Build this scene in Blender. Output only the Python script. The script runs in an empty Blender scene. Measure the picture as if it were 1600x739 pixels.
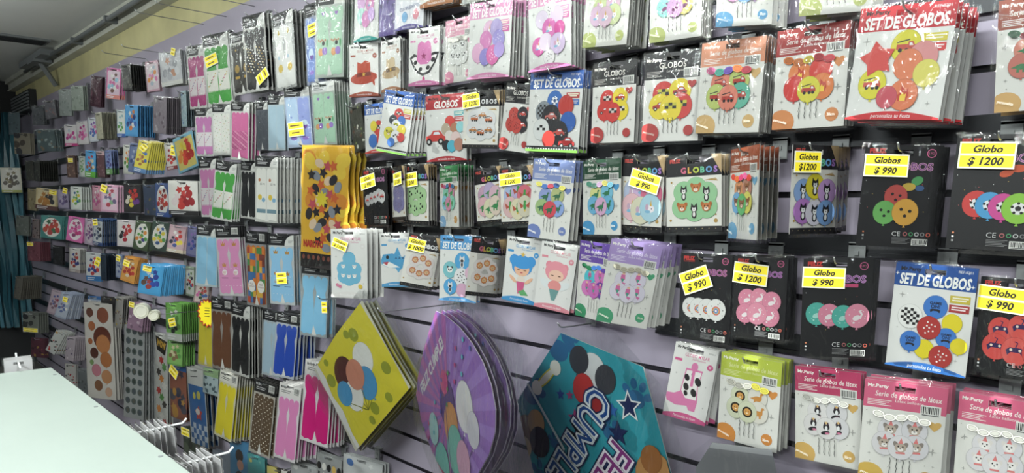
import bpy, bmesh, math, random
import numpy as np
from mathutils import Matrix, Vector
C = bpy.context.scene
random.seed(7)

# ------------------------------------------------------------------ camera
FPX, CX, CY = 1110.0, 800.0, 451.0          # focal length and optical centre in pixels of the 1600 x 739 frame
VX, VY = -285.0, 318.0                      # where the level lines of the goods wall run together
PD, ZC = 1.376, 1.50                        # camera's distance from the wall and its height
wdir = np.array([VX-CX, CY-VY, FPX]); wdir /= np.linalg.norm(wdir)
tp = (CY-VY)/FPX; cp = 1/math.sqrt(1+tp*tp); sp = tp*cp
UPc = np.array([0, cp, -sp]); Xc = -wdir; Zc_ = UPc; Yc = np.cross(Xc, Zc_)
RCW = np.array([Xc, Yc, Zc_])               # camera frame (right, up, forward) -> world
CAM = np.array([0.0, -PD, ZC])
def ray(px, py):
    return RCW @ np.array([(px-CX)/FPX, -(py-CY)/FPX, 1.0])
def on_wall(px, py, q=0.0):                 # point on the upright plane q metres in front of the wall
    d = ray(px, py); t = (PD-q)/d[1]; return CAM + d*t
def on_level(px, py, z):
    d = ray(px, py); t = (z-ZC)/d[2]; return CAM + d*t
def on_end(px, py, x):
    d = ray(px, py); t = x/d[0]; return CAM + d*t
def proj(P):
    c = RCW.T @ (np.asarray(P)-CAM); return np.array([CX+FPX*c[0]/c[2], CY-FPX*c[1]/c[2]])
cam_d = bpy.data.cameras.new('camera'); cam = bpy.data.objects.new('camera', cam_d); C.collection.objects.link(cam); C.camera = cam
cam_d.sensor_width = 36; cam_d.lens = FPX/1600*36; cam_d.shift_y = (CY-369.5)/1600; cam_d.clip_start = 0.02
M = Matrix(((RCW[0][0], RCW[0][1], -RCW[0][2]), (RCW[1][0], RCW[1][1], -RCW[1][2]), (RCW[2][0], RCW[2][1], -RCW[2][2]))).to_4x4()
M.translation = Vector(CAM); cam.matrix_world = M

# ------------------------------------------------------------------ light and exposure
C.view_settings.view_transform = 'Standard'; C.view_settings.look = 'None'; C.view_settings.gamma = 1; C.view_settings.use_curve_mapping = False
C.view_settings.exposure = 0.24
w = bpy.data.worlds.new('World'); C.world = w; w.use_nodes = True
w.node_tree.nodes['Background'].inputs[0].default_value = (0.80, 0.86, 0.90, 1); w.node_tree.nodes['Background'].inputs[1].default_value = 0.14
def area(name, loc, sx, sy, power, rot=(0, 0, 0), col=(0.93, 1.0, 0.97)):
    l = bpy.data.lights.new(name, 'AREA'); l.shape = 'RECTANGLE'; l.size = sx; l.size_y = sy; l.energy = power; l.color = col
    o = bpy.data.objects.new(name, l); C.collection.objects.link(o); o.location = loc; o.rotation_euler = rot; return o
ZCEIL = 2.60
for i, (x, y, p) in enumerate([(1.0, -0.9, 15), (-0.6, -0.9, 34), (-2.3, -0.95, 21), (-4.2, -1.1, 11), (-6.2, -1.2, 3)]):
    area('tube_light', (x, y, ZCEIL-0.06), 1.25, 0.14, p)
for x, p in ((0.9, 105), (-1.2, 85)): area('tube_light_row', (x, -2.9, ZCEIL-0.06), 1.6, 0.16, p)
for x, p in ((0.6, 16), (-2.6, 56), (-4.6, 62)): area('added_ceiling_fill', (x, -2.0, ZCEIL-0.45), 1.3, 0.14, p, (math.pi, 0, 0))  # added upward fill lights that brighten the ceiling, not real tubes
try:
    C.cycles.transparent_max_bounces = 24; C.cycles.max_bounces = 6; C.cycles.caustics_reflective = False; C.cycles.caustics_refractive = False
    C.cycles.sample_clamp_indirect = 4
except Exception: pass

# ------------------------------------------------------------------ materials
def lin(h):
    h = h.lstrip('#'); r = [int(h[i:i+2], 16)/255 for i in (0, 2, 4)]; g = .3*r[0]+.59*r[1]+.11*r[2]; r = [c*.9+g*.1 for c in r]
    return tuple((c/12.92 if c <= 0.04045 else ((c+0.055)/1.055)**2.4) for c in r)+(1.0,)
def mat(name, col, rough=0.5, metal=0.0, noise=0, nscale=20, spec=0.5):
    m = bpy.data.materials.new(name); m.use_nodes = True; nt = m.node_tree; b = nt.nodes['Principled BSDF']
    b.inputs['Roughness'].default_value = rough; b.inputs['Metallic'].default_value = metal; b.inputs['Specular IOR Level'].default_value = spec
    if noise:
        n = nt.nodes.new('ShaderNodeTexNoise'); n.inputs['Scale'].default_value = nscale; n.inputs['Detail'].default_value = 6
        tc = nt.nodes.new('ShaderNodeTexCoord'); nt.links.new(tc.outputs['Object'], n.inputs['Vector'])
        r = nt.nodes.new('ShaderNodeValToRGB'); c = lin(col)
        r.color_ramp.elements[0].color = tuple(max(0, v*(1-noise)) for v in c[:3])+(1,); r.color_ramp.elements[1].color = tuple(min(1, v*(1+noise)) for v in c[:3])+(1,)
        r.color_ramp.elements[0].position = 0.3; r.color_ramp.elements[1].position = 0.7
        nt.links.new(n.outputs[0], r.inputs[0]); nt.links.new(r.outputs[0], b.inputs['Base Color'])
    else: b.inputs['Base Color'].default_value = lin(col)
    return m
def print_mat(name, rough):
    m = bpy.data.materials.new(name); m.use_nodes = True; nt = m.node_tree; b = nt.nodes['Principled BSDF']
    a = nt.nodes.new('ShaderNodeAttribute'); a.attribute_name = 'Col'
    nt.links.new(a.outputs['Color'], b.inputs['Base Color']); b.inputs['Roughness'].default_value = rough
    return m
def film_mat(name, tint, rough, bump, gain, scale=14):
    m = bpy.data.materials.new(name); m.use_nodes = True; nt = m.node_tree; nt.nodes.clear()
    o = nt.nodes.new('ShaderNodeOutputMaterial'); mx = nt.nodes.new('ShaderNodeMixShader'); t = nt.nodes.new('ShaderNodeBsdfTransparent'); g = nt.nodes.new('ShaderNodeBsdfGlossy')
    f = nt.nodes.new('ShaderNodeFresnel'); f.inputs[0].default_value = 1.5; ml = nt.nodes.new('ShaderNodeMath'); ml.operation = 'MULTIPLY_ADD'; ml.use_clamp = True
    ml.inputs[1].default_value = gain; ml.inputs[2].default_value = 0.008
    n = nt.nodes.new('ShaderNodeTexNoise'); n.inputs['Scale'].default_value = scale; n.inputs['Detail'].default_value = 3; n.inputs['Distortion'].default_value = 1.2
    tc = nt.nodes.new('ShaderNodeTexCoord'); oi = nt.nodes.new('ShaderNodeObjectInfo'); ad = nt.nodes.new('ShaderNodeVectorMath'); ad.operation = 'ADD'
    mp = nt.nodes.new('ShaderNodeMapping'); mp.inputs['Scale'].default_value = (2.2, 2.2, 0.8)
    nt.links.new(tc.outputs['Object'], ad.inputs[0]); nt.links.new(oi.outputs['Location'], ad.inputs[1]); nt.links.new(ad.outputs[0], mp.inputs[0]); nt.links.new(mp.outputs[0], n.inputs['Vector'])
    bp = nt.nodes.new('ShaderNodeBump'); bp.inputs['Strength'].default_value = bump; bp.inputs['Distance'].default_value = 0.012; nt.links.new(n.outputs[0], bp.inputs['Height'])
    nt.links.new(bp.outputs[0], g.inputs['Normal'])
    t.inputs[0].default_value = lin(tint); g.inputs['Roughness'].default_value = rough; g.inputs[0].default_value = (1, 1, 1, 1)
    nt.links.new(f.outputs[0], ml.inputs[0]); nt.links.new(ml.outputs[0], mx.inputs[0]); nt.links.new(t.outputs[0], mx.inputs[1]); nt.links.new(g.outputs[0], mx.inputs[2]); nt.links.new(mx.outputs[0], o.inputs[0])
    return m
PRINT = print_mat('printed_card', 0.42); STICK = print_mat('sticker_paper', 0.6)
FILM = film_mat('clear_film', '#fdfdfd', 0.035, 0.5, 0.75, 16); BAGFILM = film_mat('clear_bag_film', '#f8f9f9', 0.06, 0.8, 0.9, 12)
METAL = mat('hook_steel', '#b9bcbc', 0.28, 1.0); PLATE = mat('zinc_plate', '#8f9292', 0.4, 0.3); DARKMETAL = mat('rail_steel', '#38393c', 0.35, 0.6); LAV = mat('lavender_panel', '#a198aa', 0.42, 0, 0.06, 3)
GROOVE = mat('groove_shadow_gap', '#2a2730', 0.5); YEL = mat('yellow_paint', '#c2b985', 0.6, 0, 0.16, 4); CEILM = mat('ceiling_paint', '#c9cac6', 0.8, 0, 0.05, 2)
GREYW = mat('grey_plaster', '#b4b4a8', 0.7, 0, 0.12, 5); DARK = mat('dark_shopfront', '#17191c', 0.6, 0, 0.3, 3); FLOORM = mat('floor_tile', '#6b6863', 0.45, 0, 0.15, 6)
WHITE = mat('white_laminate', '#8f9993', 0.45, 0, 0.02, 8); PIPE = mat('grey_conduit', '#6f7375', 0.5); BLACKP = mat('black_plastic', '#161616', 0.4)

# ------------------------------------------------------------------ mesh helpers
def link(name, me, m=None, parent=None):
    o = bpy.data.objects.new(name, me); C.collection.objects.link(o)
    if m is not None and not me.materials: me.materials.append(m)
    if parent is not None: o.parent = parent
    return o
def mesh(name, v, f, smooth=False, cols=None, mats=None, fm=None):
    me = bpy.data.meshes.new(name); me.from_pydata([tuple(map(float, p)) for p in v], [], f)
    if mats:
        for m in mats: me.materials.append(m)
    if fm: me.polygons.foreach_set('material_index', fm)
    if smooth: me.polygons.foreach_set('use_smooth', [True]*len(me.polygons))
    if cols is not None:
        ca = me.color_attributes.new('Col', 'FLOAT_COLOR', 'POINT'); ca.data.foreach_set('color', np.array(cols, dtype=np.float32).ravel())
    me.update(); return me
def boxv(x0, x1, y0, y1, z0, z1):
    v = [(x, y, z) for x in (x0, x1) for y in (y0, y1) for z in (z0, z1)]
    f = [(0, 1, 3, 2), (4, 6, 7, 5), (0, 4, 5, 1), (2, 3, 7, 6), (0, 2, 6, 4), (1, 5, 7, 3)]
    return v, f
def join(parts):
    V, F = [], []
    for v, f in parts:
        n = len(V); V += list(v); F += [tuple(i+n for i in p) for p in f]
    return V, F
def tubev(pts, r, seg=8, cap=True):
    pts = [Vector(p) for p in pts]; V, F = [], []; up = None
    for i, p in enumerate(pts):
        d = (pts[min(i+1, len(pts)-1)]-pts[max(i-1, 0)]).normalized()
        a = Vector((0, 0, 1)) if abs(d.z) < 0.9 else Vector((1, 0, 0))
        s = d.cross(a).normalized(); t = s.cross(d).normalized()
        for k in range(seg):
            an = 2*math.pi*k/seg; V.append(tuple(p+(s*math.cos(an)+t*math.sin(an))*r))
    for i in range(len(pts)-1):
        for k in range(seg):
            a = i*seg+k; b = i*seg+(k+1) % seg; F.append((a, b, b+seg, a+seg))
    if cap: F.append(tuple(range(seg))[::-1]); F.append(tuple(range((len(pts)-1)*seg, len(pts)*seg)))
    return V, F
def tag(o, label=None, cat=None, group=None, kind=None):
    if label: o['label'] = label
    if cat: o['category'] = cat
    if group: o['group'] = group
    if kind: o['kind'] = kind
    return o
def struct(name, vf, m, label, **k):
    me = mesh(name, vf[0], vf[1], **k); o = link(name, me, m); return tag(o, label, 'room', None, 'structure')

# ------------------------------------------------------------------ printed artwork
_tc = {}
def glyphs(s, bold):
    k = (s, bold)
    if k not in _tc:
        cu = bpy.data.curves.new('t', 'FONT'); cu.body = s; cu.size = 1; cu.resolution_u = 2; cu.offset = bold
        o = bpy.data.objects.new('t', cu); C.collection.objects.link(o); bpy.context.view_layer.update()
        me = bpy.data.meshes.new_from_object(o.evaluated_get(bpy.context.evaluated_depsgraph_get()))
        v = np.array([(p.co.x, p.co.y) for p in me.vertices]) if len(me.vertices) else np.zeros((0, 2))
        f = [tuple(p.vertices) for p in me.polygons]
        bpy.data.objects.remove(o); bpy.data.curves.remove(cu); bpy.data.meshes.remove(me)
        if len(v): v[:, 0] -= v[:, 0].min()
        v = v/0.70 if len(v) else v
        _tc[k] = (v, f)
    return _tc[k]
SLOT = (0.015, 0.007, 0.016)                # half width, top, bottom of the hanging slot below the card's top edge
class Art:
    def __init__(s, W, H, base=0.0009, step=0.00004):
        s.W, s.H, s.V, s.F, s.K, s.y, s.step = W, H, [], [], [], -base, step
        s.slot = True
    def raw(s, pts, faces, col, layer=True):
        if layer: s.y -= s.step
        n = len(s.V); c = lin(col); hw = s.W/2
        if s.slot: pts = [(min(hw, max(-hw, x)), min(0, max(-s.H, z))) for x, z in pts]
        for x, z in pts: s.V.append((x, s.y, z)); s.K.append(c)
        for f in faces: s.F.append(tuple(i+n for i in f))
    def P(s, u, v): return ((u-.5)*s.W, -v*s.H)
    def poly(s, uv, col, layer=True):
        p = [s.P(*q) for q in uv]; s.raw(p, [tuple(range(len(p)))], col, layer)
    def rect(s, u0, v0, u1, v1, col):
        x0, x1 = (u0-.5)*s.W, (u1-.5)*s.W; z0, z1 = -v0*s.H, -v1*s.H
        a, b, c = SLOT[0]*1.02, -SLOT[1], -SLOT[2]
        if s.slot and x0 < -a and x1 > a and z0 > b and z1 < c:
            q = [(x0, x1, z0, b), (x0, -a, b, c), (a, x1, b, c), (x0, x1, c, z1)]
        else: q = [(x0, x1, z0, z1)]
        s.y -= s.step
        for A, B, Zt, Zb in q: s.raw([(A, Zt), (A, Zb), (B, Zb), (B, Zt)], [(0, 1, 2, 3)], col, False)
    def el(s, u, v, rx, ry, col, rot=0, seg=20):
        x, z = s.P(u, v); c, sn = math.cos(rot), math.sin(rot); p = []
        for k in range(seg):
            t = 2*math.pi*k/seg; a, b = rx*s.W*math.cos(t), ry*s.W*math.sin(t); p.append((x+a*c-b*sn, z+a*sn+b*c))
        s.raw(p, [tuple(range(seg))], col)
    def ring(s, u, v, rx, ry, col, k=.6, rot=0): s.el(u, v, rx, ry, col, rot); return s
    def star(s, u, v, r, col, n=5, k=.42, rot=0):
        x, z = s.P(u, v); p = []
        for i in range(2*n):
            t = math.pi*i/n+math.pi/2+rot; q = r*s.W*(1 if i % 2 == 0 else k); p.append((x+q*math.cos(t), z+q*math.sin(t)))
        s.raw([(x, z)]+p, [(0, i+1, (i+1) % (2*n)+1) for i in range(2*n)], col)
    def heart(s, u, v, r, col, rot=0):
        x, z = s.P(u, v); p = []
        for i in range(18):
            t = 2*math.pi*i/18; a = .95*math.sin(t)**3; b = (13*math.cos(t)-5*math.cos(2*t)-2*math.cos(3*t))/17
            p.append((x+r*s.W*(a*math.cos(rot)-b*math.sin(rot)), z+r*s.W*(a*math.sin(rot)+b*math.cos(rot))))
        s.raw([(x, z)]+p, [(0, i+1, (i+1) % 18+1) for i in range(18)], col)
    def line(s, u0, v0, u1, v1, wd, col):
        (x0, z0), (x1, z1) = s.P(u0, v0), s.P(u1, v1); d = math.hypot(x1-x0, z1-z0) or 1; n = ((z1-z0)/d*wd*s.W/2, -(x1-x0)/d*wd*s.W/2)
        s.raw([(x0+n[0], z0+n[1]), (x1+n[0], z1+n[1]), (x1-n[0], z1-n[1]), (x0-n[0], z0-n[1])], [(0, 1, 2, 3)], col)
    def text(s, t, u, v, h, col, w=None, al='C', shear=0, bold=0.0, rot=0):
        V, F = glyphs(t, bold)
        if not len(V): return
        wd = V[:, 0].max(); hz = h*s.H; sx = hz if w is None else w*s.W/wd
        x0, z0 = s.P(u, v); off = {'C': -.5, 'L': 0, 'R': -1}[al]*wd; c, sn = math.cos(rot), math.sin(rot); p = []
        for a, b in V:
            X = (a+off+shear*b)*sx; Z = (b-.5)*hz; p.append((x0+X*c-Z*sn, z0+X*sn+Z*c))
        s.raw(p, F, col)
    def bars(s, u, v, w, n, col, dv=.016, th=.006):
        for i in range(n): s.rect(u, v+i*dv, u+w*(1-.12*((i*7) % 3)), v+i*dv+th, col)
    def barcode(s, u0, v0, u1, v1):
        s.rect(u0, v0, u1, v1, '#e4e4de'); s.y -= s.step; r = random.Random(int(u0*100)); u = u0+.012; d = (u1-u0)
        while u < u1-.02:
            k = d*r.choice((.025, .04, .06)); x0, z0 = s.P(u, v0+(v1-v0)*.12); x1, z1 = s.P(u+k, v0+(v1-v0)*.78)
            s.raw([(x0, z0), (x0, z1), (x1, z1), (x1, z0)], [(0, 1, 2, 3)], '#151515', False); u += k+d*r.choice((.03, .045))
        s.rect(u0+.02, v0+(v1-v0)*.86, u1-.02, v0+(v1-v0)*.95, '#444444')
    def loc(s, u, v, k): return Loc(s, u, v, k)
    def build(s, name, m=None):
        return mesh(name, s.V, s.F, cols=s.K, mats=[m or PRINT])
class Loc:                                  # small motifs: units of k card widths about (u, v), y up
    def __init__(s, a, u, v, k): s.a, s.u, s.v, s.k = a, u, v, k
    def q(s, x, y): return (s.u+x*s.k, s.v-y*s.k*s.a.W/s.a.H)
    def el(s, x, y, rx, ry, c, rot=0, seg=14): u, v = s.q(x, y); s.a.el(u, v, rx*s.k, ry*s.k, c, rot, seg)
    def poly(s, pts, c): s.a.poly([s.q(*p) for p in pts], c)
    def star(s, x, y, r, c, n=5, k=.42, rot=0): u, v = s.q(x, y); s.a.star(u, v, r*s.k, c, n, k, rot)
    def line(s, x0, y0, x1, y1, w, c): s.a.line(*s.q(x0, y0), *s.q(x1, y1), w*s.k, c)
    def text(s, t, x, y, h, c, **k): u, v = s.q(x, y); s.a.text(t, u, v, h*s.k*s.a.W/s.a.H, c, **k)
# motifs -----------------------------------------------------------------------
def m_truck(c='#c8453c'):
    def f(L):
        L.poly([(-.7, -.25), (-.7, .15), (.15, .15), (.15, -.25)], c); L.poly([(.15, -.25), (.15, .35), (.5, .35), (.7, 0), (.7, -.25)], c)
        L.poly([(.25, .05), (.25, .25), (.42, .25), (.55, .05)], '#e8e8e8'); L.line(-.7, .3, .25, .5, .09, '#333333')
        for x in (-.4, .1, .45): L.el(x, -.3, .16, .16, '#222222')
    return f
def m_car(c='#c93a34'):
    def f(L):
        L.poly([(-.75, -.2), (-.7, .1), (-.3, .18), (-.1, .42), (.35, .42), (.6, .12), (.75, .05), (.75, -.2)], c); L.poly([(-.12, .18), (-.02, .34), (.28, .34), (.4, .18)], '#dfe5ea')
        for x in (-.42, .42): L.el(x, -.22, .2, .2, '#1c1c1c'); L.el(x, -.22, .09, .09, '#cccccc')
    return f
def m_flag(c='#dddd33'):
    def f(L):
        for i in range(3):
            for j in range(2):
                if (i+j) % 2 == 0: L.poly([(-.6+i*.4, -.1+j*.3), (-.2+i*.4, -.1+j*.3), (-.2+i*.4, .2+j*.3), (-.6+i*.4, .2+j*.3)], '#222222')
                else: L.poly([(-.6+i*.4, -.1+j*.3), (-.2+i*.4, -.1+j*.3), (-.2+i*.4, .2+j*.3), (-.6+i*.4, .2+j*.3)], c)
    return f
def m_face(c='#d98a4a', ear='#8a5530', sn='#f0d9bf', hat=None):
    def f(L):
        L.el(-.42, .3, .22, .34, ear, .5); L.el(.42, .3, .22, .34, ear, -.5); L.el(0, 0, .52, .48, c); L.el(0, -.18, .26, .2, sn)
        L.el(-.2, .12, .07, .09, '#161616'); L.el(.2, .12, .07, .09, '#161616'); L.el(0, -.1, .09, .06, '#161616')
        if hat: L.poly([(-.22, .42), (.22, .42), (.02, 1.0)], hat); L.poly([(-.4, -.48), (.4, -.4), (.45, -.6), (-.35, -.66)], hat)
    return f
def m_pup(c='#1f1f24', b='#eeeeee'):
    def f(L):
        L.el(0, -.5, .3, .42, c); L.el(0, -.45, .16, .3, b); L.poly([(-.4, .2), (-.32, .85), (-.02, .45)], c); L.poly([(.4, .2), (.32, .85), (.02, .45)], c); L.el(0, .2, .42, .36, c); L.el(0, .08, .24, .22, b); L.el(0, .12, .07, .05, '#111111')
        L.el(-.17, .28, .05, .06, '#ffffff'); L.el(.17, .28, .05, .06, '#ffffff')
    return f
def m_lion(m='#2a2118', c='#d99a4a'):
    def f(L): L.el(0, 0, .62, .62, m); L.el(0, 0, .42, .42, c); L.el(-.15, .08, .05, .06, '#111111'); L.el(.15, .08, .05, .06, '#111111'); L.el(0, -.12, .12, .08, '#f3e0c0')
    return f
def m_lionface(c='#c98a55'):
    def f(L): L.star(0, .05, .75, c, 10, .78); L.el(0, .02, .42, .38, '#e6bd8d'); L.el(-.15, .1, .06, .07, '#222222'); L.el(.15, .1, .06, .07, '#222222'); L.el(0, -.1, .09, .06, '#5a3020')
    return f
def m_dino(c='#2f7a44'):
    def f(L):
        L.el(0, -.1, .5, .3, c); L.poly([(.2, 0), (.35, .6), (.6, .62), (.72, .45), (.5, .35), (.5, -.1)], c); L.poly([(-.3, .1), (-.9, -.15), (-.35, -.25)], c)
        for x in (-.3, .2): L.poly([(x-.1, -.3), (x+.12, -.3), (x+.12, -.65), (x-.1, -.65)], c)
    return f
def m_bird(c='#b8493c', b='#3f9a48'):
    def f(L): L.poly([(-.1, 0), (-.8, .5), (-.6, -.25)], c); L.poly([(.1, 0), (.8, .5), (.6, -.25)], c); L.el(0, 0, .22, .45, b); L.el(.05, .5, .2, .17, b); L.star(0, -.5, .2, '#d8b13a')
    return f
def m_foot(c='#222222'):
    def f(L): 
        L.el(0, 0, .5, .5, '#e9e9e9'); L.star(0, 0, .24, c, 5, .8)
        for k in range(5): t = k*1.2566+1.57; L.el(.42*math.cos(t), .42*math.sin(t), .11, .11, c)
    return f
def m_spots(c='#222222'):
    def f(L): L.star(-.35, .25, .17, c, 5, .8); L.star(.4, .1, .17, c, 5, .8); L.star(0, -.35, .17, c, 5, .8)
    return f
def m_panda():
    def f(L):
        for x in (-.35, .35): L.el(x, .38, .18, .18, '#151515'); 
        L.el(0, 0, .46, .42, '#ecece8'); L.el(-.18, .05, .13, .16, '#151515', .4); L.el(.18, .05, .13, .16, '#151515', -.4); L.el(0, -.14, .07, .05, '#151515')
    return f
def m_uni(c='#d9a6c6'):
    def f(L): L.el(0, -.1, .45, .35, '#f1e8ee'); L.poly([(-.05, .15), (.05, .75), (.16, .15)], '#e0b040'); L.el(-.35, .05, .18, .3, c); L.el(.15, -.08, .05, .07, '#222222'); L.el(-.25, -.35, .3, .14, '#7fb7d8')
    return f
def m_bow(cs=('#d85a6a', '#e8b84a', '#6aa8d8', '#8a6ab8')):
    def f(L):
        for i, c in enumerate(cs): L.el(0, -.1, .5-.1*i, .5-.1*i, c)
        L.el(0, -.1, .12, .12, '#f2f2ee')
        for k in range(7): L.el(.8*math.cos(k), .8*math.sin(k*1.7), .06, .06, '#555555')
    return f
def m_swan(c='#f4e9ea'):
    def f(L): L.el(-.05, -.2, .4, .26, c, .5); L.poly([(.12, -.2), (.34, .15), (.1, .5), (.3, .6), (.52, .2), (.35, -.3)], c); L.star(-.3, -.7, .16, c); [L.el(.75*math.cos(k), .7*math.sin(k), .05, .05, c) for k in range(8)]
    return f
def m_pad(c='#35245a', d='#f0d8c0'):
    def f(L):
        L.poly([(-.6, -.4), (-.75, .05), (-.45, .32), (.45, .32), (.75, .05), (.6, -.4), (.35, -.1), (-.35, -.1)], c); L.el(-.35, .1, .12, .12, d); L.el(.35, .1, .12, .12, d); L.line(0, .32, .15, .75, .08, c); L.line(.15, .75, -.1, .85, .08, c)
    return f
def m_tail(c='#c8589a', d='#3fa38a'):
    def f(L): L.poly([(-.3, .7), (.25, .7), (.3, .1), (-.05, -.4), (-.35, .1)], c); L.poly([(-.25, .15), (.2, .1), (0, -.45)], d); L.poly([(0, -.35), (.5, -.45), (.3, -.8), (-.05, -.55)], c); L.el(0, .85, .2, .18, '#e8b99a')
    return f
def m_cow():
    def f(L):
        L.poly([(-.35, .2), (-.2, .75), (0, .4)], '#3a2430'); L.poly([(.35, .2), (.2, .75), (0, .4)], '#3a2430'); L.el(0, .1, .36, .3, '#262228'); L.el(0, 0, .15, .28, '#eeeeee'); L.el(-.1, -.5, .5, .22, '#221f26', .3); L.el(.1, -.55, .25, .12, '#d87a9a'); L.star(0, .62, .2, '#e8b860')
    return f
def m_game(c='#16203a'):
    def f(L): L.text('GAME', 0, .42, .3, c, bold=.03); L.text('ON!', 0, .05, .34, c, bold=.03); L.poly([(-.42, -.6), (-.5, -.32), (-.3, -.2), (.3, -.2), (.5, -.32), (.42, -.6), (.2, -.42), (-.2, -.42)], '#20222c')
    return f
def m_dots(c='#eeeeee', n=9):
    def f(L):
        for k in range(n): t = k*2.4; r = .2*math.sqrt(k)+.05; L.el(r*math.cos(t), r*math.sin(t)*1.15, .09, .09, c)
    return f
def m_check():
    def f(L):
        for i in range(-3, 3):
            for j in range(-4, 4):
                x, y = (i+.5)*.28, (j+.5)*.28
                if (i+j) % 2 == 0 and x*x+y*y < .75: L.poly([(x-.14, y-.14), (x+.14, y-.14), (x+.14, y+.14), (x-.14, y+.14)], '#1a1a1a')
    return f
def m_flame():
    def f(L): L.poly([(-.35, -.5), (-.45, 0), (-.15, .15), (-.2, .7), (.2, .3), (.35, .55), (.45, -.1), (.3, -.5)], '#c8402c'); L.poly([(-.2, -.5), (-.22, -.1), (0, .2), (.1, -.05), (.25, .1), (.22, -.5)], '#f0c83a')
    return f
def m_cowspot():
    def f(L): L.el(-.2, .3, .22, .15, '#222222', .5); L.el(.25, -.1, .18, .24, '#222222'); L.el(-.25, -.4, .15, .12, '#222222')
    return f
def m_txt(t, c):
    def f(L): L.text(t, 0, 0, .36, c, bold=.03)
    return f
def balloon(a, u, v, r, c, mo=None, rim=True):
    if rim: a.el(u, v, r*1.03, r*1.13, tuple_dark(c))
    a.el(u, v, r, r*1.1, c); kv = r*1.12*a.W/a.H
    a.poly([(u, v+kv*.97), (u-r*.12, v+kv*1.14), (u+r*.12, v+kv*1.14)], c)
    if mo: mo(a.loc(u, v, r*.9))
def tuple_dark(c):
    c = c.lstrip('#'); return '#%02x%02x%02x' % tuple(int(int(c[i:i+2], 16)*.82) for i in (0, 2, 4))
# ------------------------------------------------------------------ packet print styles: each returns (draw, kind name, category, width/height, card colour)
def clusterlist(n=5):
    return [(.36, .46), (.65, .44), (.3, .6), (.68, .6), (.5, .62)][:n]
def latex(head, clips, cols, mo, acc, acc2=None, title='Serie de globos de látex', white=True, tcol='#f4efe8', r=.155):
    acc2 = acc2 or acc
    mos = mo if isinstance(mo, (list, tuple)) else [mo]*5
    def d(a):
        a.rect(0, 0, 1, 1, '#e2e1da'); a.rect(0, 0, 1, .265, head)
        a.text('Mr.Party', .17, .052, .032, '#f6f2ea', w=.26, bold=.03); a.text(title, .54, .125, .05, tcol, w=.8, shear=.15, bold=.008); a.text('Latex balloons', .56, .178, .028, tcol, w=.34, shear=.15)
        a.bars(.05, .185, .3, 4, tcol); a.barcode(.7, .185, .94, .285)
        a.el(.13, .93, .19, .17, acc); a.poly([(0, .9), (0, 1), (.3, 1), (.3, .99)], acc); a.el(.83, .88, .09, .09, acc2); a.heart(.88, .37, .085, acc2)
        for u, v, s in ((.1, .42, .05), (.88, .62, .06), (.12, .72, .03), (.9, .76, .025), (.18, .34, .02)): a.star(u, v, s, '#a9a9a4', 4, .22)
        for k in range(16): a.el((k*.377) % .9+.05, .3+(k*.231) % .66, .007, .007, '#8f8d88', 0, 6)
        for i, (u, v) in enumerate(clusterlist()): balloon(a, u, v, r, cols[i % len(cols)], mos[i % len(mos)])
        for k in range(4):
            u = .38+.08*k
            for j in range(5): a.line(u+.01*(j % 2), .73+.035*j, u+.01*((j+1) % 2)+.004, .765+.035*j, .009, '#454545')
        for i, c in enumerate(clips):
            u, v = .2+.14*i, .315+.012*((i*2) % 3); a.el(u, v, .078, .05, tuple_dark(tuple_dark(c)), .2*(i % 3-1)); a.el(u, v, .074, .046, c, .2*(i % 3-1)); a.el(u, v, .06, .036, tuple_dark(tuple_dark(c)), .2*(i % 3-1)); a.el(u, v, .048, .026, tuple_dark(c), .2*(i % 3-1))
        a.text('personaliza', .13, .92, .026, '#f4efe0', w=.2, rot=-.3); a.text('30cm', .83, .88, .03, '#f4efe0', w=.1)
    return d, 'latex_balloon_packet', 'balloon packet', .70, head
def setg(head, foot, bal, tags=('#c9b53a', '#b23a38'), car=None, script=True, body='#e2e2de', tcol='#f4f4f0', footstyle='arc', title='SET DE GLOBOS'):
    def d(a):
        a.rect(0, 0, 1, 1, body); a.rect(0, 0, 1, .215, head)
        for u, v, s in ((.03, .1, .03), (.96, .17, .03), (.9, .05, .02)): a.star(u, v, s, '#f4f4f0', 4, .25)
        a.text('Mr.Party', .2, .05, .036, '#1c1a1c', w=.26, bold=.04); a.text('REF:8201', .86, .04, .024, '#e8e8e8', w=.17)
        a.text(title, .5, .145, .1, tcol, w=.87 if len(title) > 8 else .6, bold=.035, shear=.12)
        for u, v, s in ((.12, .3, .05), (.88, .7, .05), (.1, .62, .02), (.3, .78, .03), (.86, .86, .03)): a.star(u, v, s, '#a9a9a4', 4, .22)
        a.rect(.71, .26, .95, .33, tags[0]); a.bars(.74, .275, .19, 2, '#f4f0d8', .022, .012); a.rect(.71, .345, .95, .415, tags[1]); a.bars(.74, .36, .19, 2, '#f4e0e0', .022, .012)
        for u, v, r, c, mo in bal:
            a.line(u, v+.05, .5+(u-.5)*.35, .88, .006, '#b5b5b5')
        for u, v, r, c, mo in bal: balloon(a, u, v, r, c, mo)
        if car: car(a)
        if footstyle == 'arc':
            n = 12; a.poly([(k/n, .985-.06*math.sin(math.pi*k/n)-.0*k) for k in range(n+1)]+[(1, 1), (0, 1)], foot); a.text('personaliza tu fiesta', .5, .965, .034, '#f2f2f2', w=.42, shear=.2)
        else:
            a.rect(0, .93, 1, .97, '#26272a'); a.rect(0, .968, 1, 1, '#7fb84a')
            for k in range(20): a.rect(k*.05, .955, k*.05+.025, .968, '#e0e0e0')
    return d, 'balloon_set_packet', 'balloon packet', .66, head
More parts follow.
